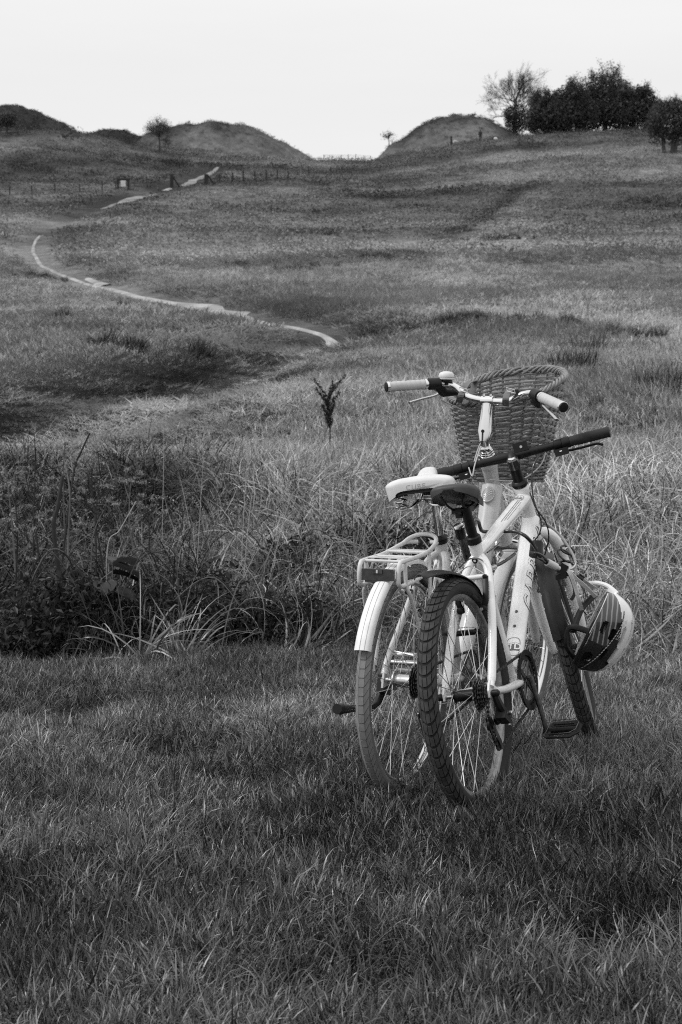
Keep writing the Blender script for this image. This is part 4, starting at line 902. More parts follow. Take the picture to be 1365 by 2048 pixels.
# cassette, derailleur, crank, pedals, chain
mb = MB()
for k, r_ in enumerate((.050, .044, .039, .034, .030, .026)):
    N = int(r_ * 500); y = -.030 - k * .0052; P = []
    for i in range(N * 2): a = math.pi * i / N; q = r_ + (.003 if i % 2 else -.002); P.append((math.cos(a) * q, math.sin(a) * q))
    mb.add([Vector((x, y + d, RC + z)) for d in (-.001, .001) for x, z in P], [tuple(range(len(P))), tuple(range(len(P), 2 * len(P)))[::-1]] + [(i, (i + 1) % len(P), len(P) + (i + 1) % len(P), len(P) + i) for i in range(len(P))])
mb.obj('cassette', GREASY, cub, smooth=False)
cCR = Vector((cBB.x, -.047, cBB.z)); mb = MB(); ring(mb, cCR, -.047, .060, .082)
for k in range(5):
    a = k * math.pi * .4; d = Vector((math.cos(a), 0, math.sin(a))); mb.tube([cCR + d * .01, cCR + d * .07], [.010, .007], 8, ry=[.004, .003])
mb.obj('chainring', DALLOY, cub, smooth=False)
JU, JL = Vector((.02, -.045, .245)), Vector((.07, -.045, .180))
chain(cub, arc(Vector((0, -.047, RC)), .036, 300, 95, 12) + arc(cCR, .082, 98, -70, 18) + [JL + Vector((.012, 0, -.018))] + arc(JL, .020, -60, -190, 7) + arc(JU, .020, -10, 100, 7) + [Vector((.025, -.047, RC - .022))])
d = MB(); d.tube([Vector((.008, -.078, .33)), Vector((.02, -.085, .29)), Vector((.03, -.07, .25))], [.012, .014, .011], 8)
for c_ in (JU, JL): MB().lathe(c_ + Vector((0, -.004, 0)), (0, 1, 0), [(0, .006), (0, .017), (.008, .017), (.008, .006)], 11).obj('jockey_wheel', BLACK, cub)
d.obj('derailleur', BLACK, cub)
MB().tube([JU + Vector((-.005, -.008, .02)), JU + Vector((.02, -.008, -.02)), JL + Vector((0, -.008, 0))], [.006, .010, .009], 6, ry=.0015).tube([JU + Vector((-.012, .008, .0)), JL + Vector((-.012, .008, -.01)), JL + Vector((.004, .008, -.02)), JL + Vector((.018, .008, 0)), JU + Vector((.012, .008, 0))], .0022, 6).obj('derailleur_cage', CHROME, cub)
ca2 = Vector((-.95, 0, .30)).normalized(); e1, e2 = cBB + Vector((0, .066, 0)) + ca2 * .17, cBB + Vector((0, -.072, 0)) - ca2 * .17
MB().tube([cBB + Vector((0, .045, 0)), cBB + Vector((0, .060, 0)) + ca2 * .03, e1 + ca2 * .012], [.014, .012, .011], 10, ry=[.009, .008, .007]).obj('crank', ALLOY, cub)
MB().tube([cBB + Vector((0, -.055, 0)), cBB + Vector((0, -.064, 0)) - ca2 * .03, e2 - ca2 * .012], [.014, .012, .011], 10, ry=[.009, .008, .007]).obj('crank', ALLOY, cub)
pedal(cub, e1, 1, Matrix.Rotation(math.radians(75), 3, 'Y'), m=ALLOY, m2=CHROME, W=.06)
pedal(cub, e2, -1, Matrix.Rotation(math.radians(10), 3, 'Y'), m=BLACK, m2=CHROME)
# quill stem, swept bar, grips, levers, bell
cT = cHT + cAX * .018
MB(CSX).lathe(cHT, cAX, [(0, .028), (.020, .0295), (.021, .026), (.028, .0265), (.0285, .024), (.036, .0245), (.0365, .0225), (.045, .022), (.052, .016)], 24).obj('headset', CHROME, cub)
MB(CSX).lathe(cHT - cAX * .034, cAX, [(0, .0255), (.004, .030), (.030, .033), (.033, .030)], 24).obj('head_cup', RACKW, cub)
s0 = cHT + cAX * .045; CBAR = Vector((.736, 0, 1.192)); CBAR = Vector((.728, 0, 1.190))
MB(CSX).tube([s0, s0 + cAX * .035], .0135, 14).obj('stem_quill', CHROME, cub)
sa = s0 + cAX * .03; MB(CSX).tube([sa + Vector((0, 0, -.006)), sa.lerp(CBAR, .22), sa.lerp(CBAR, .6), CBAR - (CBAR - sa).normalized() * .012], [.014, .020, .018, .018], 14, ry=[.018, .025, .021, .020]).obj('stem', CHROME, cub)
MB(CSX).lathe(sa.lerp(CBAR, .22) + Vector((-.020, 0, 0)), (-1, 0, 0), [(-.004, .006), (.0012, .006)], 10).box(sa.lerp(CBAR, .08) + Vector((-.021, 0, -.006)), (.004, .0022, .038)).obj('stem_slot', BLACK, cub)
MB(CSX).lathe(CBAR + Vector((0, -.022, 0)), (0, 1, 0), [(0, .014), (.001, .0175), (.043, .0175), (.044, .014)], 16).tube([CBAR + Vector((-.006, .012, .016)), CBAR + Vector((-.006, .012, .023))], .004, 8).tube([CBAR + Vector((-.006, -.012, .016)), CBAR + Vector((-.006, -.012, .023))], .004, 8).obj('bar_clamp', CHROME, cub)
roll = math.radians(-5.5)
def bh(x, y, z=0): return CBAR + Vector((x, y, z + y * math.tan(-roll) * 1.0))
CL = [(0, 0, 0), (0, .045, .002), (.004, .080, .010), (.010, .120, .034), (-.006, .160, .042), (-.045, .200, .034), (-.140, .306, .010)]
def side(s): return [bh(x, s * y, z) for x, y, z in CL]
barp = spline(side(1)[::-1] + side(-1)[1:], 8); MB(CSX).tube(barp, .0118, 14).obj('handlebar', CHROME, cub)
for s in (1, -1):
    A, B = bh(*[CL[5][0], s * CL[5][1], CL[5][2]]), bh(CL[6][0], s * CL[6][1], CL[6][2]); D = (B - A).normalized(); L_ = (B - A).length
    g0, g1 = A + D * .010, B + D * .004
    MB(CSX).tube([g0.lerp(g1, t) for t in np.linspace(0, 1, 33)], [(.0158 if i % 4 == 0 else .0172) + .0014 * (1 - i / 32) * (s > 0) * 0 for i in range(33)], 18).obj('grip', GRIPW, cub)
    MB(CSX).lathe(g0 - D * .006, D, [(0, .0145), (.001, .0180), (.008, .0180)], 18).lathe(g1 - D * .007, D, [(0, .0180), (.008, .0180), (.0085, .0165)], 18).obj('grip_collar', CHROME, cub)
    MB(CSX).lathe(g1 + D * .0014, D, [(0, .0165), (.003, .0155), (.004, .010)], 18).obj('grip_end', BLACK, cub)
    P0 = A - D * .03; F_ = Vector((.9, 0, -.43))
    MB(CSX).lathe(A - D * .045, D, [(0, .014), (.002, .0205), (.042, .0205), (.044, .015)], 14).tube([P0 + F_ * .008, P0 + F_ * .05 + D * -.01 + Vector((0, 0, -.006)), P0 + F_ * .062 + D * -.055 + Vector((0, 0, -.004))], [.020, .018, .011], 10).obj('gear_shifter', BLACK, cub)
    MB(CSX).lathe(P0 + Vector((-.018, 0, .004)), (-1, 0, .3), [(0, .0035), (.004, .0035)], 8).obj('shifter_bolt', CHROME, cub)
    lev = [P0 + F_ * .048 + Vector((0, 0, -.008)), P0 + F_ * .060 + D * .03 + Vector((0, 0, -.012)), P0 + F_ * .056 + D * .075 + Vector((0, 0, -.022)), P0 + F_ * .050 + D * .115 + Vector((0, 0, -.034))]
    MB(CSX).tube(spline(lev, 6), .0042, 8, ry=.008).obj('brake_lever', ALLOY, cub)
BELL = bh(-.004, .150, .052)
MB(CSX).lathe(BELL + Vector((0, 0, -.004)), (0, 0, 1), [(0, .018), (.002, .021), (.006, .021), (.007, .018)], 20).lathe(BELL + Vector((0, 0, -.014)), (0, 0, 1), [(0, .010), (.01, .012)], 12).obj('bell_base', BLACK, cub)
MB(CSX).lathe(BELL + Vector((0, 0, .004)), (0, 0, 1), [(0, .0265), (.003, .028), (.0045, .028), (.006, .0268)], 24).lathe(BELL + Vector((0, 0, .0112)), (0, 0, 1), [(0, .0268), (.003, .0275), (.012, .0255), (.018, .020), (.021, .010), (.0215, .002)], 24).obj('bell', SADW, cub)
MB(CSX).tube([BELL + Vector((-.01, .025, -.004)), BELL + Vector((-.012, .036, .0))], [.003, .0045], 8).obj('bell_striker', BLACK, cub)
# front lamp, wheel reflectors
MB(CSX).lathe(cFW + Vector((0, 0, 0)), (0, 1, 0), [(-.03, .01), (.03, .01)], 8).obj('hub_barrel', ALLOY, cub)
# cables
cable(cub, CI, [(882, 800, 5.28), (915, 815, 5.30), (955, 833, 5.28), (990, 848, 5.30), (1015, 870, 5.32), (1040, 905, 5.33), (1052, 945, 5.30), (1056, 965, 5.2)], .0024, CABLEG)
cable(cub, CI, [(1078, 818, 5.12), (1040, 820, 5.22), (1000, 836, 5.26), (982, 858, 5.25), (960, 890, 5.18), (946, 935, 5.10), (942, 955, 5.02)], .0024, CABLEG)
cable(cub, CI, [(1075, 835, 5.10), (1090, 860, 5.2), (1093, 890, 5.25), (1085, 925, 5.22), (1060, 950, 5.2), (1030, 962, 5.15), (980, 960, 5.12)], .0024, CABLEG)
cable(cub, CI, [(990, 838, 5.2), (990, 860, 5.25), (978, 878, 5.2)], .0022, CABLEG)
cable(cub, CI, [(962, 893, 5.10), (950, 930, 5.02), (945, 952, 5.0), (938, 935, 5.03)], .0024, CABLEG)

# =================================================================== wicker basket hung on the swept bar
yawc = math.radians(25.5); BC = Vector((CX_ @ Vector((.925, -.012, 0))).to_tuple()[:2] + (0,)); fwd = Vector((math.sin(yawc), math.cos(yawc), 0)); lat = Vector((-math.cos(yawc), math.sin(yawc), 0))
bas = empty('wicker_basket', (BC.x, BC.y, .90)); bas['label'] = 'big brown wicker basket buckled to the swept handlebar of the farther bicycle'; bas['category'] = 'basket'
BI = Matrix.Translation((BC.x, BC.y, .90)).inverted()
WICK = mat('willow', .20, .55, noise=.45, nscale=26, bump=.3, bscale=150); WICKD = mat('dark willow', .09, .6, noise=.4, nscale=40)
def shell(t, a, off=0):
    """t: 0 bottom .. 1 rim ; a: angle round the basket, 0 = front of the bicycle"""
    zr = 1.258 + .062 * math.cos(a) + .020 * math.sin(-a); z = .915 + (zr - .915) * t
    wl = .128 + .072 * t ** .8; wd = .085 + .055 * t ** .8; e = .8
    c, s = math.cos(a), math.sin(a); cx = abs(c) ** e * (1 if c > 0 else -1); sy = abs(s) ** e * (1 if s > 0 else -1)
    p = BC + fwd * (cx * (wd + off) + .02 * t) + lat * (sy * (wl + off)) + Vector((0, 0, z)); return BI @ p
NS = 26
for i in range(NS):
    a = 2 * math.pi * i / NS; MB().tube([shell(t, a) for t in np.linspace(0, .97, 9)], .0042, 6).obj('stake', WICKD, bas)
NR = 29
wr = random.Random(5)
for r_ in range(NR):
    P = []; n = NS * 6; ph = math.pi * (r_ % 2)
    for k in range(n):
        a = 2 * math.pi * k / n; P.append(shell(min(.965, .012 + r_ * .96 / NR + wr.uniform(-.0012, .0012)), a, .0062 * math.sin(a * NS / 2 + ph)))
    MB().tube(P, .0042 + wr.uniform(-.0006, .0006), 6, closed=True).obj('weaver', WICK, bas)
for k in range(4):
    P = []; n = 190
    for i in range(n):
        a = 2 * math.pi * i / n; th = a * 13 + k * math.pi / 2; P.append(shell(.975 + .026 * math.sin(th), a, .0095 * math.cos(th)))
    MB().tube(P, .0047, 7, closed=True).obj('rim_strand', WICK, bas)
fl_ = MB(); rows = [[shell(.01, 2 * math.pi * k / 40) .lerp(shell(.01, 0).lerp(shell(.01, math.pi), .5), q) for k in range(40)] for q in (0, .35, .7, .98)]; fl_.grid(rows, False, True).obj('base', WICKD, bas)
for k in range(-5, 6):
    c0 = shell(.01, 0).lerp(shell(.01, math.pi), .5); MB().tube([c0 + fwd * .075 + lat * k * .018 + Vector((0, 0, .004)), c0 - fwd * .075 + lat * k * .018 + Vector((0, 0, .004))], .005, 6).obj('base_stick', WICK, bas)
# straps with buckles round the bar and through the wicker
def strap(parent, P, w, wdir, m, th=.003, name='strap'):
    P = spline(P, 6); mb = MB(); rows = []
    for i, p in enumerate(P):
        T = (P[min(i + 1, len(P) - 1)] - P[max(i - 1, 0)]).normalized(); wd = Vector(wdir); wd = (wd - T * wd.dot(T)).normalized(); nn = T.cross(wd)
        rows.append([p + wd * w / 2 + nn * th / 2, p - wd * w / 2 + nn * th / 2, p - wd * w / 2 - nn * th / 2, p + wd * w / 2 - nn * th / 2])
    g = mb.grid(rows, False, True); g.f.append((0, 1, 2, 3)); n_ = len(rows) * 4; g.f.append((n_ - 1, n_ - 2, n_ - 3, n_ - 4)); return g.obj(name, m, parent, smooth=False)
for pts, bk in (([(918, 805, 5.22), (922, 792, 5.19), (928, 778, 5.21), (937, 766, 5.27), (950, 763, 5.33), (944, 785, 5.30), (930, 806, 5.25), (920, 808, 5.22)], (928, 780, 5.19)),
                ([(1012, 812, 5.08), (1012, 798, 5.05), (1018, 783, 5.08), (1030, 779, 5.16), (1036, 790, 5.2), (1026, 806, 5.14), (1014, 815, 5.09)], (1022, 781, 5.06))):
    strap(bas, [BI @ at(*p) for p in pts], .022, lat, STRAPM)
    c = BI @ at(*bk); u = Vector((.95, .1, -.25)).normalized(); v = Vector((-.3, 0, .95)).normalized()
    MB().tube([c + u * x + v * y for x, y in ((-.014, -.006), (.014, -.006), (.014, .006), (-.014, .006))], .0018, 6, closed=True).obj('buckle', CHROME, bas)

# =================================================================== two cable locks
def wtube(pts, r, n=10): return spline([at(*p) for p in pts], n)
lk = empty('cable_lock', at(922, 1055, 4.58)); LI = Matrix.Translation(-lk.location)
lk['label'] = 'thick black cable lock strung from the barrel beside the black seat post'; lk['category'] = 'lock'; lk['group'] = 'locks holding the bicycles together'
def wl(name, pts, r, m, parent, I, n=9): return MB().tube([I @ p for p in wtube(pts, r)], r, n).obj(name, m, parent)
b0, b1 = at(917, 1050, 4.56), at(927, 1072, 4.62); bd = (b1 - b0).normalized()
bd2 = Vector((.22, .55, -.80)).normalized()
MB().lathe(LI @ at(918, 1053, 4.55), bd2, [(0, .013), (.001, .0150), (.040, .0150), (.042, .012)], 20).obj('lock_barrel', BLACK, lk)
MB().lathe(LI @ (at(918, 1053, 4.55) - bd2 * .0015), bd2, [(0, .0125), (-.001, .0150), (.002, .0158), (.003, .0150)], 22).obj('barrel_ring', CHROME, lk)
wl('cable', [(926, 1073, 4.60), (930, 1095, 4.62), (937, 1118, 4.66)], .0125, DALLOY, lk, LI)
wl('cable', [(944, 1045, 4.52), (950, 1038, 4.60), (957, 1042, 4.66), (961, 1055, 4.68), (968, 1063, 4.70), (1000, 1063, 4.74), (1028, 1063, 4.72), (1048, 1070, 4.69), (1062, 1083, 4.70), (1073, 1098, 4.76)], .0058, CABLEB, lk, LI)
wl('cable', [(975, 1140, 4.75), (988, 1133, 4.80), (1002, 1127, 4.84), (1018, 1117, 4.88), (1030, 1108, 4.92)], .0055, CABLEB, lk, LI)
MB().tube([LI @ at(975, 1140, 4.75), LI @ at(990, 1134, 4.80)], .009, 12).obj('cable_ferrule', ALLOY, lk)
MB().tube([LI @ at(1074, 1085, 4.86), LI @ at(1072, 1112, 4.84)], [.020, .022], 14).obj('lock_body', BLACK, lk)
lk2 = empty('cable_lock', at(1108, 1130, 4.9)); L2 = Matrix.Translation(-lk2.location)
lk2['label'] = 'grey looped cable lock with fat pale end sleeve on the fork above the helmet'; lk2['category'] = 'lock'; lk2['group'] = 'locks holding the bicycles together'
wl('cable', [(1062, 1105, 4.80), (1072, 1106, 4.78), (1083, 1110, 4.80), (1093, 1120, 4.84), (1098, 1128, 4.86)], .0040, DALLOY, lk2, L2)
wl('cable', [(1074, 1115, 4.80), (1082, 1119, 4.80), (1091, 1124, 4.84), (1098, 1129, 4.87)], .0036, DALLOY, lk2, L2)
q0_, q1_ = at(1094, 1124, 4.85), at(1119, 1137, 4.88); qd = (q1_ - q0_).normalized(); ql = (q1_ - q0_).length
MB().lathe(L2 @ q0_, qd, [(0, .009), (.002, .0125), (ql * .75, .0118), (ql * .78, .0075), (ql, .0070), (ql + .002, .005)], 18).obj('end_sleeve', PEARL, lk2)
MB().lathe(L2 @ (q0_ - qd * .010), qd, [(0, .006), (.002, .0085), (.012, .0088)], 14).obj('sleeve_collar', BLACK, lk2)
wl('cable', [(1082, 1042, 5.00), (1100, 1052, 5.02), (1122, 1072, 5.02), (1140, 1098, 5.0), (1150, 1120, 4.98), (1151, 1142, 4.96), (1149, 1170, 4.95)], .0042, CABLEG, lk2, L2)
wl('cable', [(1134, 1135, 4.93), (1141, 1138, 4.93), (1149, 1133, 4.95), (1152, 1124, 4.98)], .0042, ALLOY, lk2, L2)
for c_, rx_, ry_, D_, tl, r_ in ((1136, 1100, .024, 5.02, .3, .0036), (1128, 1132, .030, 4.97, -.1, .0038), (1122, 1150, .016, 4.94, .2, .0036), (1132, 1112, .030, 5.0, .5, .0034), (1126, 1140, .024, 4.95, .9, .0036)):
    o_ = L2 @ at(c_, rx_, D_); u = Vector((math.cos(tl), .1, -math.sin(tl))).normalized(); v = Vector((.1, .75, .6)).normalized()
    MB().tube([o_ + u * math.cos(t) * ry_ + v * math.sin(t) * ry_ * .8 for t in np.linspace(0, 5.4, 26)], r_, 7).obj('cable_coil', CABLEB, lk2)
MB().box(L2 @ at(1125, 1138, 4.90), (.026, .02, .034), Matrix.Rotation(.5, 3, 'Y')).box(L2 @ at(1122, 1153, 4.90), (.034, .024, .016), Matrix.Rotation(-.2, 3, 'Y')).obj('cable_bracket', BLACK, lk2)

# =================================================================== cycling helmet hanging from its straps
HD = 4.93; hC = at(1203, 1266, HD)
hel = empty('cycling_helmet', hC); hel['label'] = 'black and white cycling helmet hanging by its pale straps beside the front wheel'; hel['category'] = 'helmet'
eC = Vector((.88, -.14, -.42)).normalized()                     # crown points to the right and down
eL = (Vector((.35, -.12, .92)) - eC * Vector((.35, -.12, .92)).dot(eC)).normalized()   # back of the helmet is up
eW = eL.cross(eC).normalized(); eW = eW if eW.y < 0 else -eW    # its side faces the lens
HL, HW, HCc = .138, .098, .135
def hp(u, v, off=0.0):
    """u: -1 front (low) .. 1 back (high), v: angle from the crown, + towards the lens"""
    k = math.sqrt(max(0, 1 - (abs(u) ** 2.3))); L_ = u * (HL + off)
    x = math.cos(v) * (HCc + off) * (k ** .8) - .040; w = math.sin(v) * (HW + off) * (k ** .75)
    return eC * x + eL * L_ + eW * w
HBLK = mat('glossy black shell', .018, .12, coat=1.0); HWHT = mat('glossy white shell', .80, .2, coat=.6); HPAT = mat('striped grey shell', .14, .25, coat=.8); HFOAM = mat('black foam', .03, .8)
# striped panel material: fine pale lines printed along the side panel
t_ = HPAT.node_tree; wv = t_.nodes.new('ShaderNodeTexWave'); wv.inputs['Scale'].default_value = 19; wv.inputs['Distortion'].default_value = 1.2; wv.inputs['Detail'].default_value = 1; tc_ = t_.nodes.new('ShaderNodeTexCoord')
mpp = t_.nodes.new('ShaderNodeMapping'); mpp.inputs['Rotation'].default_value = (0, -.15, 0); cr = t_.nodes.new('ShaderNodeMapRange'); cr.inputs['From Min'].default_value = .72; cr.inputs['From Max'].default_value = .95; cr.inputs['To Min'].default_value = .05; cr.inputs['To Max'].default_value = .30
t_.links.new(tc_.outputs['Object'], mpp.inputs[0]); t_.links.new(mpp.outputs[0], wv.inputs[0]); t_.links.new(wv.outputs[0], cr.inputs[0]); t_.links.new(cr.outputs[0], t_.nodes['Principled BSDF'].inputs['Base Color'])
NU, NV = 104, 96; US = np.linspace(-.985, .985, NU); VS = np.linspace(-1.62, 1.62, NV)
def vent(u, v):
    for vc, hw_, u0, u1 in ((0, .085, -.70, .70), (.36, .075, -.72, .62), (-.36, .075, -.72, .62), (.70, .07, -.62, .45), (-.70, .07, -.62, .45), (1.02, .085, -.50, -.18), (1.02, .085, .02, .32), (-1.02, .085, -.5, .3), (1.33, .12, -.78, -.42), (1.30, .07, .10, .42)):
        uc, hl = (u0 + u1) / 2, (u1 - u0) / 2
        if ((u - uc) / hl) ** 4 + ((v - vc) / hw_) ** 4 < 1 and abs(u - (uc if hl < .25 else uc + .5 * hl * (1 if u > uc else -1) if False else u - .5)) >= 0: 
            if hl > .4 and abs(((u - u0) / (u1 - u0) * 2) % 1 - .0) < .10: return False
            return True
    return False
groups = {'shell_white': (HWHT, []), 'shell_black': (HBLK, []), 'shell_panel': (HPAT, [])}
for i in range(NU - 1):
    for j in range(NV - 1):
        u, v = (US[i] + US[i + 1]) / 2, (VS[j] + VS[j + 1]) / 2
        if vent(u, v): continue
        if v > 1.52 - .15 * (u < -.55) + .0 and -.35 < u < .2: continue
        g = 'shell_white' if (v < .74 + .25 * u) else ('shell_panel' if (v > 1.02 and u > -.15) else 'shell_black')
        groups[g][1].append((i, j))
for g, (m_, cells) in groups.items():
    mb = MB(); idx = {}
    def vi(i, j, o):
        key = (i, j, o)
        if key not in idx:
            idx[key] = len(mb.v); bulge = .004 * math.sin(VS[j] * 9) if False else 0; mb.v.append(tuple(hp(US[i], VS[j], 0 if o else -.021) ))
        return idx[key]
    S_ = set(cells)
    for i, j in cells:
        mb.f.append((vi(i, j, 1), vi(i + 1, j, 1), vi(i + 1, j + 1, 1), vi(i, j + 1, 1))); mb.f.append((vi(i, j, 0), vi(i, j + 1, 0), vi(i + 1, j + 1, 0), vi(i + 1, j, 0)))
        for (di, dj, a, b) in ((0, -1, (i, j), (i + 1, j)), (1, 0, (i + 1, j), (i + 1, j + 1)), (0, 1, (i + 1, j + 1), (i, j + 1)), (-1, 0, (i, j + 1), (i, j))):
            if (i + di, j + dj) not in S_: mb.f.append((vi(*a, 1), vi(*a, 0), vi(*b, 0), vi(*b, 1)))
    mb.obj(g, m_, hel, angle=50)
MB().grid([[hp(u * .93, v, -.030) for v in np.linspace(-1.5, 1.5, 24)] for u in np.linspace(-1, 1, 24)]).obj('lining', HFOAM, hel)
# raised dark ribs, rim lip, white trim line, lettering
for u0, v0, u1, v1, r_ in ((-.9, 1.25, .55, .86, .0028),):
    pass
lip = [hp(u, 1.60, .002) for u in np.linspace(-.96, .96, 30)]; MB().tube(lip, .0035, 8).obj('rim_trim', HBLK, hel)
lip = [hp(u, 1.60 - .04, .004) for u in np.linspace(.0, .93, 18)]; MB().tube(lip, .0016, 6).obj('rim_line', HWHT, hel)
bandP = [(u, .98 + .30 * (1 - u) ** 1.0 * .9 - .25) for u in np.linspace(-.93, .75, 26)]
MB().grid([[hp(u, v - .022, .0015), hp(u, v + .022, .0015)] for u, v in bandP]).obj('trim_line', HBLK, hel)
for k in range(0, 25):
    (ua, va), (ub, vb) = bandP[k], bandP[k + 1]; MB().grid([[hp(ua + (ub - ua) * .1, va - .013, .0028), hp(ua + (ub - ua) * .1, va + .013, .0028)], [hp(ua + (ub - ua) * .8, vb - .013, .0028), hp(ua + (ub - ua) * .8, vb + .013, .0028)]]).obj('trim_mark', GRIPW, hel)
hpan = [o for o in hel.children if o.name.startswith('shell_black')][0]
link('lettering', text_mesh('SERATA', .019, lambda x, y: hp(.34 + x / HL, .80 + y / .115 - .10 * (x / .05), .004), GRIPW, bold=-.0002, spacing=1.05), hpan)
# visor-like dark front edge and retention cradle seen through the opening
MB().tube(spline([hp(-.95, 1.2, -.01), hp(-.8, 1.62, -.012), eC * -.085 + eL * -.075 + eW * .06, eC * -.100 + eL * -.02 + eW * .055, hp(.0, 1.6, -.02)], 7), .006, 8, ry=.010).obj('cradle', BLACK, hel)
MB().tube(spline([eC * -.085 + eL * -.03 + eW * .05, eC * -.09 + eL * .04, eC * -.07 + eL * .10 - eW * .03], 6), .005, 8, ry=.012).obj('cradle_band', BLACK, hel)
HMI = Matrix.Translation(-hC)
sw = Vector((.75, -.5, .43))
for pts, w_ in (([(1134, 1135, 4.90), (1142, 1150, 4.88), (1151, 1175, 4.88), (1158, 1200, 4.88), (1164, 1220, 4.90)], .0125), ([(1136, 1140, 4.92), (1150, 1155, 4.90), (1170, 1172, 4.90), (1192, 1194, 4.91)], .0135),
                ([(1149, 1143, 4.97), (1160, 1155, 4.96), (1175, 1166, 4.96), (1190, 1176, 4.98)], .0125), ([(1135, 1140, 4.94), (1146, 1165, 4.96), (1150, 1185, 4.98), (1143, 1200, 5.0)], .011)):
    strap(hel, [HMI @ at(*p) for p in pts], w_, sw, PEARL if w_ > .0115 else STRAPM, .0018, 'strap')
MB().box(HMI @ at(1161, 1156, 4.94), (.020, .010, .022), Matrix.Rotation(.7, 3, 'Y')).tube([HMI @ at(1154, 1152, 4.93), HMI @ at(1166, 1160, 4.93)], .006, 8).obj('strap_slider', BLACK, hel)
MB().tube([HMI @ at(*p) for p in ((1197, 1190, 4.90), (1200, 1180, 4.90), (1205, 1182, 4.90), (1210, 1192, 4.90))], .0009, 5).obj('strap_thread', BLACK, hel)
MB().tube(spline([HMI @ at(*p) for p in ((1172, 1170, 5.0), (1190, 1166, 4.99), (1215, 1172, 4.97), (1235, 1188, 4.95))], 6), .008, 10, ry=.012).obj('rear_rim', HWHT, hel)
# =================================================================== distant trees, mounds' scrub, fences, figures
def ghit(px, py): return hit(px, py, ground)
BARK = mat('dark bark', .05, .9, noise=.4, nscale=3)
def leafmat(name, g):
    m = blade_mat(name, g, lo=.5, hi=1.6, gloss=.2, transl=.25); t = m.node_tree
    for n in list(t.nodes):
        if n.type == 'ATTRIBUTE' and n.attribute_type == 'INSTANCER': n.attribute_type = 'GEOMETRY'; n.attribute_name = 'one'
    return m
LEAFD, LEAFM, IVY = leafmat('dark evergreen leaves', .060), leafmat('thin autumn leaves', .075), leafmat('ivy leaves', .055)
def leaves(name, m, pts, size, rs_, parent, squash=.7):
    V, F_, S = [], [], []
    for p in pts:
        a = Vector((rs_.gauss(0, 1), rs_.gauss(0, 1), rs_.gauss(0, 1))).normalized(); b = a.orthogonal().normalized(); b.rotate(Quaternion(a, rs_.uniform(0, 6.28))); c = a.cross(b)
        s = size * rs_.uniform(.5, 1.4); o = len(V); p = Vector(p)
        V += [tuple(p - b * s), tuple(p - c * s * squash * .6 + a * s * .15), tuple(p + b * s), tuple(p + c * s * squash * .6 + a * s * .15)]; F_.append((o, o + 1, o + 2, o + 3)); S += [rs_.random()] * 4
    me = bpy.data.meshes.new(name); me.from_pydata(V, [], F_); me.update()
    for an, vals in (('shade', S), ('one', [1.0] * len(V))): me.attributes.new(an, 'FLOAT', 'POINT').data.foreach_set('value', vals)
    me.materials.append(m); return link(name, me, parent, kind='stuff')
RMIN = .008
def grow(mb, p, d, L, r, depth, rs_, tips, spread=.55, up=.12, n=3, nseg=3, shrink=.74):
    P = [p]; q = p; dd = d
    for k in range(nseg):
        dd = (dd + Vector((rs_.gauss(0, .13), rs_.gauss(0, .13), rs_.gauss(0, .08) + up * .3))).normalized(); q = q + dd * L / nseg; P.append(q)
    mb.tube(P, [max(RMIN, r * (1 - .35 * k / nseg)) for k in range(nseg + 1)], 5 if depth > 3 else 3, cap=False)
    if depth == 0: tips.append(q); return
    for k in range(n if depth > 1 else n + 1):
        ax = dd.orthogonal().normalized(); ax.rotate(Quaternion(dd, rs_.uniform(0, 6.28))); nd = dd.copy(); nd.rotate(Quaternion(ax, rs_.gauss(spread, .18))); nd = (nd + Vector((0, 0, up))).normalized()
        t = rs_.uniform(.55, 1) if k else 1; base = P[-1] if t > .9 else P[int(t * nseg)]
        grow(mb, base, nd, L * shrink * rs_.uniform(.75, 1.15), r * .62, depth - 1, rs_, tips, spread, up, n, nseg, shrink)
def tree_thing(name, label, cat, base, group=None):
    t = empty(name, base, label=label, category=cat)
    if group: t['group'] = group
    return t
def blob_points(lobes, n, rs_, edge=.0):
    pts = []; tot = sum(l[3] * l[4] * l[5] for l in lobes)
    for (x, y, z, a, b, c) in lobes:
        for _ in range(int(n * a * b * c / tot)):
            v = Vector((rs_.gauss(0, 1), rs_.gauss(0, 1), rs_.gauss(0, 1))).normalized(); k = .86 + .30 * vn(v.x * 3 + x, v.z * 3 + v.y * 2 + z, .8, 7); r = rs_.random() ** .42 * float(k)
            pts.append((x + v.x * a * r, y + v.y * b * r, z + v.z * c * r))
    return pts
# --- leafless tree on the crest, ivy round its foot
r5 = random.Random(21)
b = ghit(1030, 266); S = b.y / FPX
bt = tree_thing('bare_tree', 'leafless tree with a rounded crown of fine twigs beside the dark thicket', 'tree', b)
mb, tips = MB(), []; H_ = 140 * S
mb.tube([(0, 0, -.5), (0, 0, 1.0), (.1, 0, H_ * .26)], [.28, .22, .17], 8); mb.obj('trunk', BARK, bt)
mb = MB()
for k in range(13):
    a = k * 2.4; el = [1.35, .25, .8, .45, 1.1, .1, .6, .95, .3, 1.2, .5, .75, .0][k]; d = Vector((math.cos(a) * math.cos(el), math.sin(a) * math.cos(el), math.sin(el) + .1)).normalized(); grow(mb, Vector((0, 0, H_ * (.22 + .018 * k))), d, H_ * .218, .075, 5, r5, tips, .42, .05, 3, 3, .78)
mb.obj('crown', BARK, bt, smooth=False)
leaves('ivy', IVY, blob_points([(.3, 0, H_ * .22, 1.9, 1.6, H_ * .2), (.1, 0, H_ * .10, 1.5, 1.3, 1.6), (-.8, .2, H_ * .28, 1.0, 1.0, 1.0)], 5200, r5), .13, r5, bt)
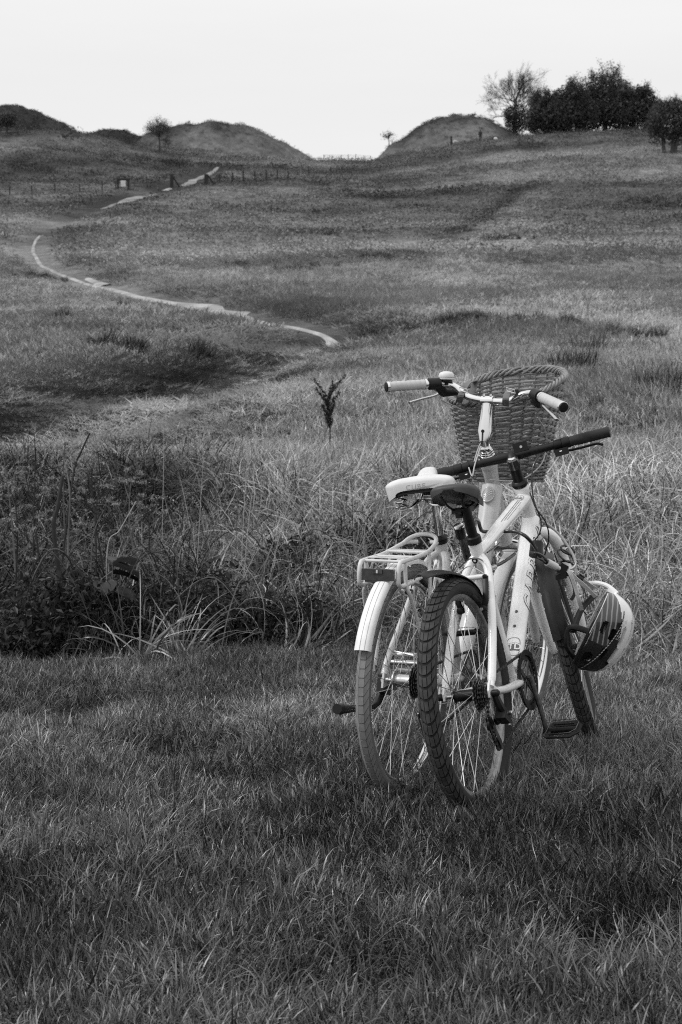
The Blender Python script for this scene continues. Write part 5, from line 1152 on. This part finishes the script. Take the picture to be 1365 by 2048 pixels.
# --- the dark thicket: separate crowns
for k, (px, base, top, hw, lab) in enumerate(((1098, 268, 184, 38, 'dark evergreen bush at the left end of the thicket, next to the bare tree'), (1150, 268, 164, 44, 'dark evergreen bush second from the left in the hilltop thicket'), (1216, 262, 138, 50, 'tallest dark tree in the middle of the hilltop thicket'), (1280, 262, 168, 50, 'dark tree with an airy top at the right end of the thicket'))):
    b = ghit(px, base); b.y += 2 + (k % 2) * 2; b.z = gz(b.x, b.y) - .2; S = b.y / FPX; H_ = (EYE + ray(px, top).z * b.y) - b.z; w = hw * S; r5 = random.Random(40 + k)
    t = tree_thing('thicket_tree', lab, 'tree', b, 'dark trees of the hilltop thicket')
    MB().tube([(0, 0, 0), (.1, 0, H_ * .35), (.0, .1, H_ * .8)], [.3, .2, .06], 8).obj('trunk', BARK, t)
    lob = [(0, 0, H_ * .40, w * 1.25, w * .8, H_ * .42), (0, 0, H_ * .64, w * .95, w * .7, H_ * .32), (w * .8, 0, H_ * .35, w * .6, w * .6, H_ * .34)]
    for q in range(11): a = r5.uniform(0, 6.28); lob.append((math.cos(a) * w * r5.uniform(.3, .75), math.sin(a) * w * .5, H_ * r5.uniform(.2, .84), w * r5.uniform(.25, .42), w * .4, H_ * r5.uniform(.10, .2)))
    leaves('crown', LEAFD, blob_points(lob, 14000, r5), .17, r5, t)
    mb, tips = MB(), []
    for q in range(9):
        a = r5.uniform(0, 6.28); grow(mb, Vector((math.cos(a) * w * .3, math.sin(a) * w * .3, H_ * .62)), Vector((math.cos(a) * .6, math.sin(a) * .5, .9)).normalized(), H_ * .19, .05, 3, r5, tips, .5, .2, 3, 2, .7)
    mb.obj('branches', BARK, t, smooth=False); leaves('top_leaves', LEAFD, [tuple(p + Vector((r5.gauss(0, .2), r5.gauss(0, .2), r5.gauss(0, .2)))) for p in tips for _ in range(6)], .10, r5, t)
# --- hawthorn at the right edge, nearer
b = ghit(1338, 306); S = b.y / FPX; t = tree_thing('hawthorn_tree', 'dark multi-stemmed thorn tree on the right edge, in front of the thicket', 'tree', b); r5 = random.Random(61); H_ = 112 * S
for k, (dx, ln) in enumerate(((-.45, -.5), (.35, .4), (.6, .9))): MB().tube([(dx, 0, -.3), (dx + ln * .3, .1, H_ * .25), (dx + ln, .1, H_ * .6)], [.22, .17, .07], 7).obj('trunk', BARK, t)
leaves('crown', LEAFD, blob_points([(0, 0, H_ * .60, 2.6, 2.2, H_ * .34), (-1.6, 0, H_ * .45, 1.3, 1.3, H_ * .18), (1.8, 0, H_ * .5, 1.6, 1.4, H_ * .25), (.5, 0, H_ * .80, 1.9, 1.5, H_ * .16), (-1.0, 0, H_ * .30, 1.2, .9, 1.1), (.8, 0, H_ * .28, 1.3, .9, 1.1)], 8500, r5), .14, r5, t)
mb, tips = MB(), []
for q in range(10): grow(mb, Vector((r5.uniform(-1.5, 2), 0, H_ * .7)), Vector((r5.gauss(0, .4), .1, 1)).normalized(), H_ * .16, .04, 3, r5, tips, .5, .2, 3, 2, .7)
mb.obj('branches', BARK, t, smooth=False)
# --- small lone thorn between the barrows, scrub on the left mound and by the right barrow
def small_tree(name, label, px, py, top, hw, nleaf, leafs, seed, depth=4, lobes=None, tr=.13, dy=0.0):
    b = ghit(px, py); b.y += dy; b.z = gz(b.x, b.y); S = b.y / FPX; H_ = (py - top) * S; r_ = random.Random(seed); t = tree_thing(name, label, 'tree', b); mb, tips = MB(), []
    MB().tube([(0, 0, -.3), (.05, 0, H_ * .25), (-.03, 0, H_ * .45)], [tr, tr * .8, tr * .6], 7).obj('trunk', BARK, t)
    for k in range(10):
        a = k * 2.4; el = (.2, 1.2, .6, 1.4, .4, .9, 1.3, .1, .8, .5)[k]; grow(mb, Vector((0, 0, H_ * (.34 + .03 * k))), Vector((math.cos(a) * math.cos(el), math.sin(a) * math.cos(el), math.sin(el))).normalized(), H_ * .2, tr * .4, depth, r_, tips, .5, .1, 3, 2, .74)
    mb.obj('branches', BARK, t, smooth=False); w = hw * S
    leaves('crown', LEAFM, [tuple(Vector(p) * 1.0 + Vector((r_.gauss(0, .28), r_.gauss(0, .28), r_.gauss(0, .24)))) for p in tips for _ in range(nleaf)], leafs, r_, t); return t
small_tree('lone_thorn_tree', 'small lone round-headed tree standing in the dip between two grassy barrows', 319, 302, 244, 24, 5, .065, 71)
small_tree('thorn_bush', 'wind-bent scrubby bush on the left foot of the right-hand barrow', 778, 291, 262, 16, 1, .08, 73, 3, tr=.08)
small_tree('thorn_bush', 'dark low bush on the barrow slope at the far left edge', 14, 266, 230, 30, 4, .12, 75, 4)

WOOD = mat('weathered wood', .018, .9, noise=.4, nscale=6); BOARD = mat('pale notice paper', .55, .8, noise=.15, nscale=3); WIRE = mat('fence wire', .12, .5, metal=.6)
def post_at(parent, p, h, w, name='post'):
    return MB().box(Vector(p) + Vector((0, 0, h / 2 - .2)), (w, w, h + .4)).obj(name, WOOD, parent, smooth=False)
def fence(name, label, pts, h, w, cat='fence', wires=(.45, .75, .98)):
    P = [ghit(*p) for p in pts]; t = empty(name, P[0], label=label, category=cat); o = P[0]
    for p in P: post_at(t, p - o, h * random.uniform(.85, 1.12), w)
    for f in wires:
        W_ = []
        for a, b_ in zip(P[:-1], P[1:]):
            for q in np.linspace(0, 1, 5)[:-1]: m_ = a.lerp(b_, q); W_.append(Vector((m_.x, m_.y, gz(m_.x, m_.y) * .5 + m_.z * .5 + h * f * .9)) - o)
        W_.append(P[-1] + Vector((0, 0, h * f * .9)) - o); MB().tube(W_, .012, 4).obj('wire', WIRE, t)
    return t
fence('wire_fence', 'post and wire fence running right from the gateway across the hillside', [(440, 366), (466, 364), (487, 362), (510, 361), (533, 359), (555, 358), (577, 360), (618, 352), (662, 350)], .95, .11)
fence('wire_fence', 'thin post and wire fence on the skyline gap between the barrows', [(648, 318), (665, 318), (683, 318), (697, 318), (712, 318), (728, 318), (742, 316)], .75, .07)
fence('wire_fence', 'post and wire fence crossing the slope left of the notice board', [(-60, 392), (-20, 391), (20, 390), (64, 388), (110, 386), (160, 384), (205, 381), (232, 379)], .75, .08)
for px, lab, w_, hh in ((344, 'thick dark gatepost on the left side of the chalk path', .36, 24), (413, 'thick dark gatepost on the right side of the chalk path', .42, 20)):
    b = ghit(px, 374 if px < 400 else 369); g = empty('gatepost', b, label=lab, category='gatepost'); post_at(g, (0, 0, 0), hh * b.y / FPX, w_ * .8)
    MB().tube([(.1, .05, .9), (.75, .1, -.05)], .07, 6).obj('brace', WOOD, g)
b = ghit(247, 379); S = b.y / FPX; nb = empty('notice_board', b, label='small framed notice board with pale sheet on two posts by the path', category='sign')
for s in (-1, 1): post_at(nb, (s * 10.5 * S, 0, 0), 21 * S, .17)
MB().box((0, 0, 20 * S), (22 * S, .12, .12)).obj('top_rail', WOOD, nb, smooth=False); MB().box((0, -.03, 11.5 * S), (9.5 * S, .05, 12 * S)).obj('notice', BOARD, nb, smooth=False)
b = ghit(903, 289); pf = empty('fence_post', b, label='short dark post on the foot of the right-hand barrow', category='post'); post_at(pf, (0, 0, 0), 1.05, .22)
WALL = mat('dark hedge leaves', .05, .9)
# --- walker on the hill
DARKC = mat('dark clothing', .02, .9)
def skin_body(name, joints, edges, radii, m, parent=None):
    me = bpy.data.meshes.new(name); me.from_pydata(joints, edges, []); me.materials.append(m); o = link(name, me, parent); md = o.modifiers.new('skin', 'SKIN'); md.use_smooth_shade = True
    if not me.skin_vertices: pass
    for v, r in zip(me.skin_vertices[0].data, radii): v.radius = (r, r)
    me.skin_vertices[0].data[0].use_root = True; s = o.modifiers.new('sub', 'SUBSURF'); s.levels = 1; s.render_levels = 1; return o
b = ghit(961, 284)
k_ = .86
J = [(0, 0, .92), (0, 0, 1.15), (0, 0, 1.42), (0, 0, 1.50), (0, 0, 1.58), (0, 0, 1.72), (.19, 0, 1.40), (.25, .02, 1.12), (.24, -.05, .88), (-.19, 0, 1.40), (-.25, .02, 1.12), (-.24, -.05, .88), (.10, 0, .85), (.11, 0, .48), (.11, .02, .06), (.12, -.1, .03), (-.10, 0, .85), (-.12, .05, .48), (-.14, .12, .06), (-.14, .02, .03)]
E_ = [(0, 1), (1, 2), (2, 3), (3, 4), (4, 5), (2, 6), (6, 7), (7, 8), (2, 9), (9, 10), (10, 11), (0, 12), (12, 13), (13, 14), (14, 15), (0, 16), (16, 17), (17, 18), (18, 19)]
Rr = [.15, .15, .15, .07, .09, .09, .07, .055, .04, .07, .055, .04, .10, .075, .055, .05, .10, .075, .055, .05]
pr = skin_body('person', [tuple(c * k_ for c in j) for j in J], E_, [r * k_ for r in Rr], DARKC); pr.location = b; pr['label'] = 'person in dark clothes standing on the skyline beside the right-hand barrow'; pr['category'] = 'person'
WOOL = mat('pale fleece', .55, .95, noise=.15, nscale=8)
for (px, py, rz, lab) in ((911, 289, .4, 'pale sheep grazing beside the short post below the right-hand barrow'), (991, 284, -1.2, 'pale sheep on the hilltop right of the standing person')):
    b = ghit(px, py); k_ = .68
    J = [(-.35, 0, .62), (0, 0, .66), (.35, 0, .62), (.50, 0, .60), (.64, 0, .42), (.72, 0, .30), (.30, .12, .35), (.30, .12, .02), (.30, -.12, .35), (.30, -.12, .02), (-.33, .12, .38), (-.37, .12, .22), (-.34, .12, .02), (-.33, -.12, .38), (-.37, -.12, .22), (-.34, -.12, .02), (-.52, 0, .5)]
    E_ = [(0, 1), (1, 2), (2, 3), (3, 4), (4, 5), (2, 6), (6, 7), (2, 8), (8, 9), (0, 10), (10, 11), (11, 12), (0, 13), (13, 14), (14, 15), (0, 16)]
    Rr = [.22, .25, .21, .12, .085, .055, .07, .035, .07, .035, .09, .05, .035, .09, .05, .035, .04]
    o = skin_body('sheep', [tuple(c * k_ for c in j) for j in J], E_, [r * k_ for r in Rr], WOOL); o.location = b; o.rotation_euler = (0, 0, rz); o['label'] = lab; o['category'] = 'sheep'; o['group'] = 'sheep on the hilltop'

# =================================================================== tall weeds and dead stems in the rough grass
STEMD = mat('dark dead stem', .016, .75, noise=.4, nscale=30); STEMG = mat('dry grey stem', .10, .7, noise=.3, nscale=30); STEMP = mat('pale straw', .36, .6, noise=.15, nscale=30)
SEEDD = leafmat('dark seed heads', .045); SEEDG = leafmat('grey seed heads', .22); BIGL = leafmat('broad weed leaves', .035)
def gpt(px, D): r_ = ray(px, 1000); x = r_.x * D; return Vector((x, D, gz(x, D)))
def umbel_stalk(label, px, D, top, lean, seed, m=STEMD, seed_m=SEEDG, nb=6, r=.006, heads=True, group='dead flower stalks in the rough grass'):
    """upright dead stalk with side branches that end in flat seed clusters"""
    b = gpt(px, D); tp = at(top[0], top[1], D + lean); H_ = tp - b; rr = random.Random(seed); t = empty('weed_stalk', b, label=label, category='weed'); t['group'] = group
    P = spline([Vector((0, 0, -.03)), H_ * .35 + Vector((rr.gauss(0, .012), 0, 0)), H_ * .7 + Vector((rr.gauss(0, .015), 0, 0)), H_], 6); MB().tube(P, [r * (1.15 - .75 * i / len(P)) for i in range(len(P))], 6).obj('stem', m, t)
    pts = []; br = MB()
    for k in range(nb):
        f = .42 + .56 * k / nb; q = P[int(f * (len(P) - 1))]; a = k * 2.4 + rr.random(); L = H_.length * (.20 - .08 * f) * rr.uniform(.7, 1.3); e = q + Vector((math.cos(a) * L * .7, math.sin(a) * L * .5, L * .85)); br.tube([q, q.lerp(e, .5) + Vector((0, 0, -.008)), e], [r * .5, r * .4, r * .25], 4)
        for _ in range(3): e2 = e + Vector((rr.gauss(0, .02), rr.gauss(0, .02), rr.uniform(.01, .03))); br.tube([e, e2], r * .2, 3); pts += [e2 + Vector((rr.gauss(0, .011), rr.gauss(0, .011), rr.gauss(0, .004))) for _ in range(16)]
    for _ in range(40): pts.append(P[-1] + Vector((rr.gauss(0, .02), rr.gauss(0, .02), rr.gauss(0, .006))))
    br.obj('branches', m, t)
    if heads: leaves('seed_heads', seed_m, pts, .0085, rr, t)
    return t
spec = [('leftmost tall branching dead stalk at the left frame edge', 40, 8.3, (6, 905), .1), ('branching dead stalk with pale seed clusters, second from the left edge', 66, 8.5, (72, 893), .1), ('slender dead stalk left of the thick dark stump of stalk', 92, 8.8, (48, 935), .1),
        ('tall thin weed stalk just right of the thick broken stalk', 128, 8.6, (128, 905), .0), ('weed stalk with small seed heads leaning right, by the dark leaning rod', 170, 8.4, (205, 925), .1), ('dead stalk with a bushy top above the broad leaves', 215, 8.6, (182, 930), .1),
        ('short branching stalk with grey flower clusters right of the broad leaves', 290, 8.5, (262, 962), .1), ('short branching stalk between the broad leaves and the large tussock', 305, 8.9, (285, 965), .1), ('low branched stalk with pale heads at the foot of the left weeds', 20, 8.1, (30, 980), .0)]
for k, (lab, px, D, tp, ln) in enumerate(spec): umbel_stalk(lab, px, D, tp, ln, 100 + k, m=STEMD if k % 3 else STEMG, nb=8)
def rod(name, label, pts, D, r0, r1, m, cat='weed'):
    P = [at(px, py, D + dd) for px, py, dd in pts]; b = Vector((P[0].x, P[0].y, min(P[0].z, gz(P[0].x, P[0].y)))); t = empty(name, b, label=label, category=cat); Q = spline([b - b] + [p - b for p in P], 7); n = len(Q)
    MB().tube(Q, [(r0 + (r1 - r0) * i / (n - 1)) * (1 + .12 * math.sin(i * 2.3)) for i in range(n)], 8).obj('stem', m, t); return t
rod('dead_stalk', 'thick dark broken stalk rising beside the broad leaves on the left', [(128, 1255, 0), (122, 1170, 0), (108, 1058, 0), (116, 1010, .02), (126, 952, .05)], 8.1, .013, .010, STEMD)
rod('dead_stalk', 'long thin dark rod leaning right with a bare tip, left side', [(120, 1180, .1), (136, 1030, .15), (150, 935, .2), (162, 905, .2), (180, 866, .2)], 8.3, .006, .0048, STEMD)
rod('dead_stalk', 'slim grey stalk standing close beside the thick broken stalk', [(136, 1215, 0), (137, 1080, .1), (140, 985, .1), (128, 915, .2)], 8.2, .007, .003, STEMG)
rod('dead_stalk', 'pale bent stalk leaning right above the broad leaves', [(215, 1100, .0), (240, 1060, .0), (273, 1002, .0)], 8.0, .0032, .0022, STEMP)
rod('dead_stalk', 'pale curved stalk left of the bent pale one', [(183, 1110, 0), (190, 1060, 0), (208, 1020, .0)], 8.0, .0034, .002, STEMG)
rod('dead_stalk', 'pale stick lying low at the left frame edge', [(-20, 1281, 0), (10, 1284, 0), (52, 1285, .05)], 7.6, .004, .003, STEMP)
def seed_grass(label, pts, D, seed, m=STEMP, plume=.35, r=.0019):
    P = [at(px, py, D) for px, py in pts]; b = Vector((P[0].x, P[0].y, gz(P[0].x, P[0].y))); t = empty('seeding_grass_stem', b, label=label, category='grass stem'); t['group'] = 'tall seeding grass stems'
    Q = spline([Vector((0, 0, 0))] + [p - b for p in P[1:]], 8); n = len(Q); MB().tube(Q, [r * (1.2 - .8 * i / n) for i in range(n)], 5).obj('stem', m, t); rr = random.Random(seed); pts_ = []
    for i in range(int(n * (1 - plume)), n):
        for _ in range(12): pts_.append(Q[i] + Vector((rr.gauss(0, .006), rr.gauss(0, .006), rr.gauss(0, .012))))
    leaves('seed_head', SEEDP, pts_, .008, rr, t, .35)
SEEDP = leafmat('pale seed heads', .42)
seed_grass('tall pale grass stem with a feathery head left of the dock', [(478, 1110), (492, 960), (505, 870), (540, 785)], 8.9, 1)
seed_grass('thin grass stem leaning beside the tall feathery one', [(470, 1080), (478, 930), (494, 850), (503, 790)], 9.1, 2, STEMG)
seed_grass('drooping pale grass head arching right over the large tussock', [(480, 1060), (505, 985), (535, 940), (562, 925), (572, 930)], 8.6, 3)
seed_grass('pale grass head bent flat to the right in front of the rough', [(520, 1040), (580, 1000), (630, 975), (690, 966)], 8.7, 4)
seed_grass('upright pale stem on the left slope behind the weeds', [(322, 980), (328, 900), (327, 840)], 10.0, 5)
seed_grass('long straight pale stem in front of the dark tussock', [(385, 1230), (395, 1120), (402, 1000), (408, 900)], 8.2, 6, STEMP, .12)
seed_grass('dark upright grass stem left of the rack', [(708, 1120), (706, 1040), (702, 950)], 8.3, 7, STEMD, .1)
seed_grass('grass stem with drooping head at the right frame edge', [(1300, 1130), (1310, 1000), (1325, 930), (1340, 905)], 8.9, 8)
seed_grass('pale stem standing right of the mountain bicycle handlebar', [(1185, 1010), (1182, 960), (1180, 925)], 9.4, 9)
# dock with a dark plume
def dock(label, px, D_, py0, py1, wd, seed):
    b = ghit(px, py0 + 6); D = b.y; wd = wd * D / 12; tp = at(px - 4, py1, D) - b; t = empty('dock_plant', b, label=label, category='weed'); rr = random.Random(seed)
    Q = spline([Vector((0, 0, 0)), tp * .5 + Vector((.012, 0, 0)), tp * .8], 6); MB().tube(Q, .0085, 6).obj('stem', STEMD, t); pts = []; br = MB()
    for k in range(14):
        f = .42 + .036 * k; q = tp * f; a = k * 2.4; e = q + Vector((math.cos(a) * wd * (.12 + .055 * k), math.sin(a) * wd * .5 * (.2 + .05 * k), tp.z * (.12 + .012 * k))); mid = q.lerp(e, .5) + Vector((0, 0, -.01)); br.tube([q, mid, e], .0025, 4)
        for f2 in np.linspace(.1, 1, 9):
            c = q.lerp(e, f2)
            for _ in range(16): pts.append(c + Vector((rr.gauss(0, .009), rr.gauss(0, .009), rr.gauss(0, .012))))
    for f in np.linspace(.42, .7, 10):
        for _ in range(10): pts.append(tp * f + Vector((rr.gauss(0, .009), rr.gauss(0, .009), rr.gauss(0, .01))))
    br.obj('branches', STEMD, t); leaves('seed_heads', SEEDD, pts, .013, rr, t)
dock('dead dock plant with a dark broad plume standing alone in the pale grass', 660, 12.3, 905, 775, .16, 5)

# broad-leaved plants: every leaf its own piece
def broad(name, label, px, py, D, n, L, seed, m):
    b = at(px, py, D); g = gz(b.x, b.y); zc = b.z - g; b.z = g; t = empty(name, b, label=label, category='plant'); rr = random.Random(seed)
    for k in range(n):
        a = k * 2.4 + rr.random(); l = L * rr.uniform(.7, 1.15); c = Vector((math.cos(a) * L * .8 * rr.random() ** .5, math.sin(a) * L * .5, max(.06, zc * rr.uniform(.6, 1.0)))); d = Vector((math.cos(a), math.sin(a), rr.uniform(-.5, .3))).normalized(); s_ = d.cross(Vector((0, 0, 1))).normalized(); nn = s_.cross(d); rows = []
        for i in range(7):
            f = i / 6; w = l * .52 * math.sin(math.pi * (f * .86 + .10)) ** .7 * (1 + .10 * math.cos(f * 22)); rows.append([c + d * l * (f - .2) + s_ * w * u + nn * (.18 * l * abs(u) + .02 * l * math.cos(u * 12) - .35 * l * f * f) for u in np.linspace(-1, 1, 9)])
        mb = MB().grid(rows); me = mb.mesh('leaf', m); sh = rr.random()
        for an, v in (('shade', sh), ('one', 1.0)): me.attributes.new(an, 'FLOAT', 'POINT').data.foreach_set('value', [v] * len(me.vertices))
        link('leaf', me, t); MB().tube([Vector((0, 0, 0)), c * .6 + Vector((0, 0, .02)), c - d * l * .2], .003, 5).obj('stalk', STEMG, t)
broad('broad_leaved_plant', 'large dark crinkled leaves spreading at the foot of the left weeds', 210, 1120, 7.9, 9, .14, 3, BIGL)
broad('broad_leaved_plant', 'low dark leafy plant tucked under the grass left of the white mudguard', 520, 1190, 7.9, 11, .05, 4, BIGL)
broad('broad_leaved_plant', 'small leafy plant low in the shade at the left frame edge', 60, 1250, 7.7, 10, .08, 6, BIGL)

# big arching tussocks and dark bramble mounds along the edge of the rough grass
def single_clump(me):
    me.attributes.new('one', 'FLOAT', 'POINT').data.foreach_set('value', [1.0] * len(me.vertices)); return me
TUS = leafmat('tussock blades', .19); TUS.node_tree.nodes['Principled BSDF'].inputs['Specular IOR Level'].default_value = .6
for n_ in TUS.node_tree.nodes:
    if n_.type == 'MAP_RANGE': n_.inputs['To Min'].default_value = .05; n_.inputs['To Max'].default_value = .36
TUSL = (('large tussock arching right beside the feathery grass stem', 480, 8.25, 1.2, .5), ('drooping tussock at the mown edge left of the white mudguard', 640, 8.2, 1.05, .75), ('dark tussock beside the broad leaves', 320, 7.95, 1.15, .30), ('dark tussock at the foot of the thick broken stalk', 170, 7.75, 1.0, .24), ('small tussock at the mown edge under the pale stick', 45, 7.7, .9, .35),
        ('bright tussock behind the helmet', 1255, 8.3, 1.1, 1.5), ('tall drooping tussock at the right frame edge', 1345, 8.4, 1.25, 1.3), ('pale tussock right of the wicker basket', 1180, 9.6, 1.1, 1.5), ('pale tussock behind the black handlebar grip', 1290, 10.3, 1.2, 1.3), ('tussock just left of the rear rack', 585, 9.4, 1.15, 1.1), ('low tussock between the rack and the pale saddle', 700, 8.5, 1.0, 1.1), ('tussock in the rough below the dark dock', 430, 9.8, 1.1, 1.0), ('round tussock in the middle of the left rough grass', 250, 9.9, 1.1, .8))
for k, (lab, px, D, sc, tn_) in enumerate(TUSL):
    me = single_clump(clump('grass_tussock', TUS, 300, .16, .35, .72, .0065, 9, 3.0, random.Random(300 + k), .8))
    me.attributes['one'].data.foreach_set('value', [tn_] * len(me.vertices)); b_ = gpt(px, D)
    o = link('grass_tussock', me); o.location = b_ - Vector((0, 0, .03)); o.scale = (sc, sc, sc * .85); o.rotation_euler = (.12, .22 if k % 3 else -.1, k); o['label'] = lab; o['category'] = 'grass tussock'; o['group'] = 'tussocks along the mown edge'
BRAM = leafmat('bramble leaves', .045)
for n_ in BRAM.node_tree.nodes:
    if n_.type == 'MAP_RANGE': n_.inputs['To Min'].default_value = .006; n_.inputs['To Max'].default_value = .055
for k, (lab, px, D, w_, h_) in enumerate((('dark bramble mound at the left frame edge under the dead stalks', 20, 7.75, .45, .50), ('dark bramble mound behind the thick broken stalk', 190, 7.95, .50, .46), ('dark bramble patch between the broad leaves and the large tussock', 345, 7.95, .48, .44), ('low dark bramble patch at the mown edge on the left', 90, 7.6, .34, .26), ('dark leaves added as shade in the hollow under the large tussock', 515, 7.8, .40, .34), ('dark leafy patch behind the pale saddle', 790, 10.3, .5, .34), ('dark leafy patch in the rough right of the feathery stem', 560, 9.6, .4, .34))):  # leaf heap under the large tussock is added for its hollow's shade
    b_ = gpt(px, D); rb = random.Random(500 + k); t = empty('bramble', b_, label=lab, category='bush'); t['group'] = 'brambles in the rough grass'; lob = [(rb.gauss(0, w_ * .45), rb.gauss(0, w_ * .4), h_ * rb.uniform(.25, .65), w_ * rb.uniform(.35, .6), w_ * .5, h_ * rb.uniform(.3, .5)) for _ in range(7)]
    leaves('foliage', BRAM, blob_points(lob, 2600, rb), .021, rb, t)
    for q in range(5):
        a = rb.uniform(0, 6.28); l = w_ * rb.uniform(.8, 1.3); MB().tube(spline([Vector((0, 0, h_ * .3)), Vector((math.cos(a) * l * .5, math.sin(a) * l * .3, h_ * 1.15)), Vector((math.cos(a) * l, math.sin(a) * l * .6, h_ * .8)), Vector((math.cos(a) * l * 1.3, math.sin(a) * l * .8, h_ * .25))], 6), .003, 5).obj('cane', STEMG if q % 2 else STEMD, t)
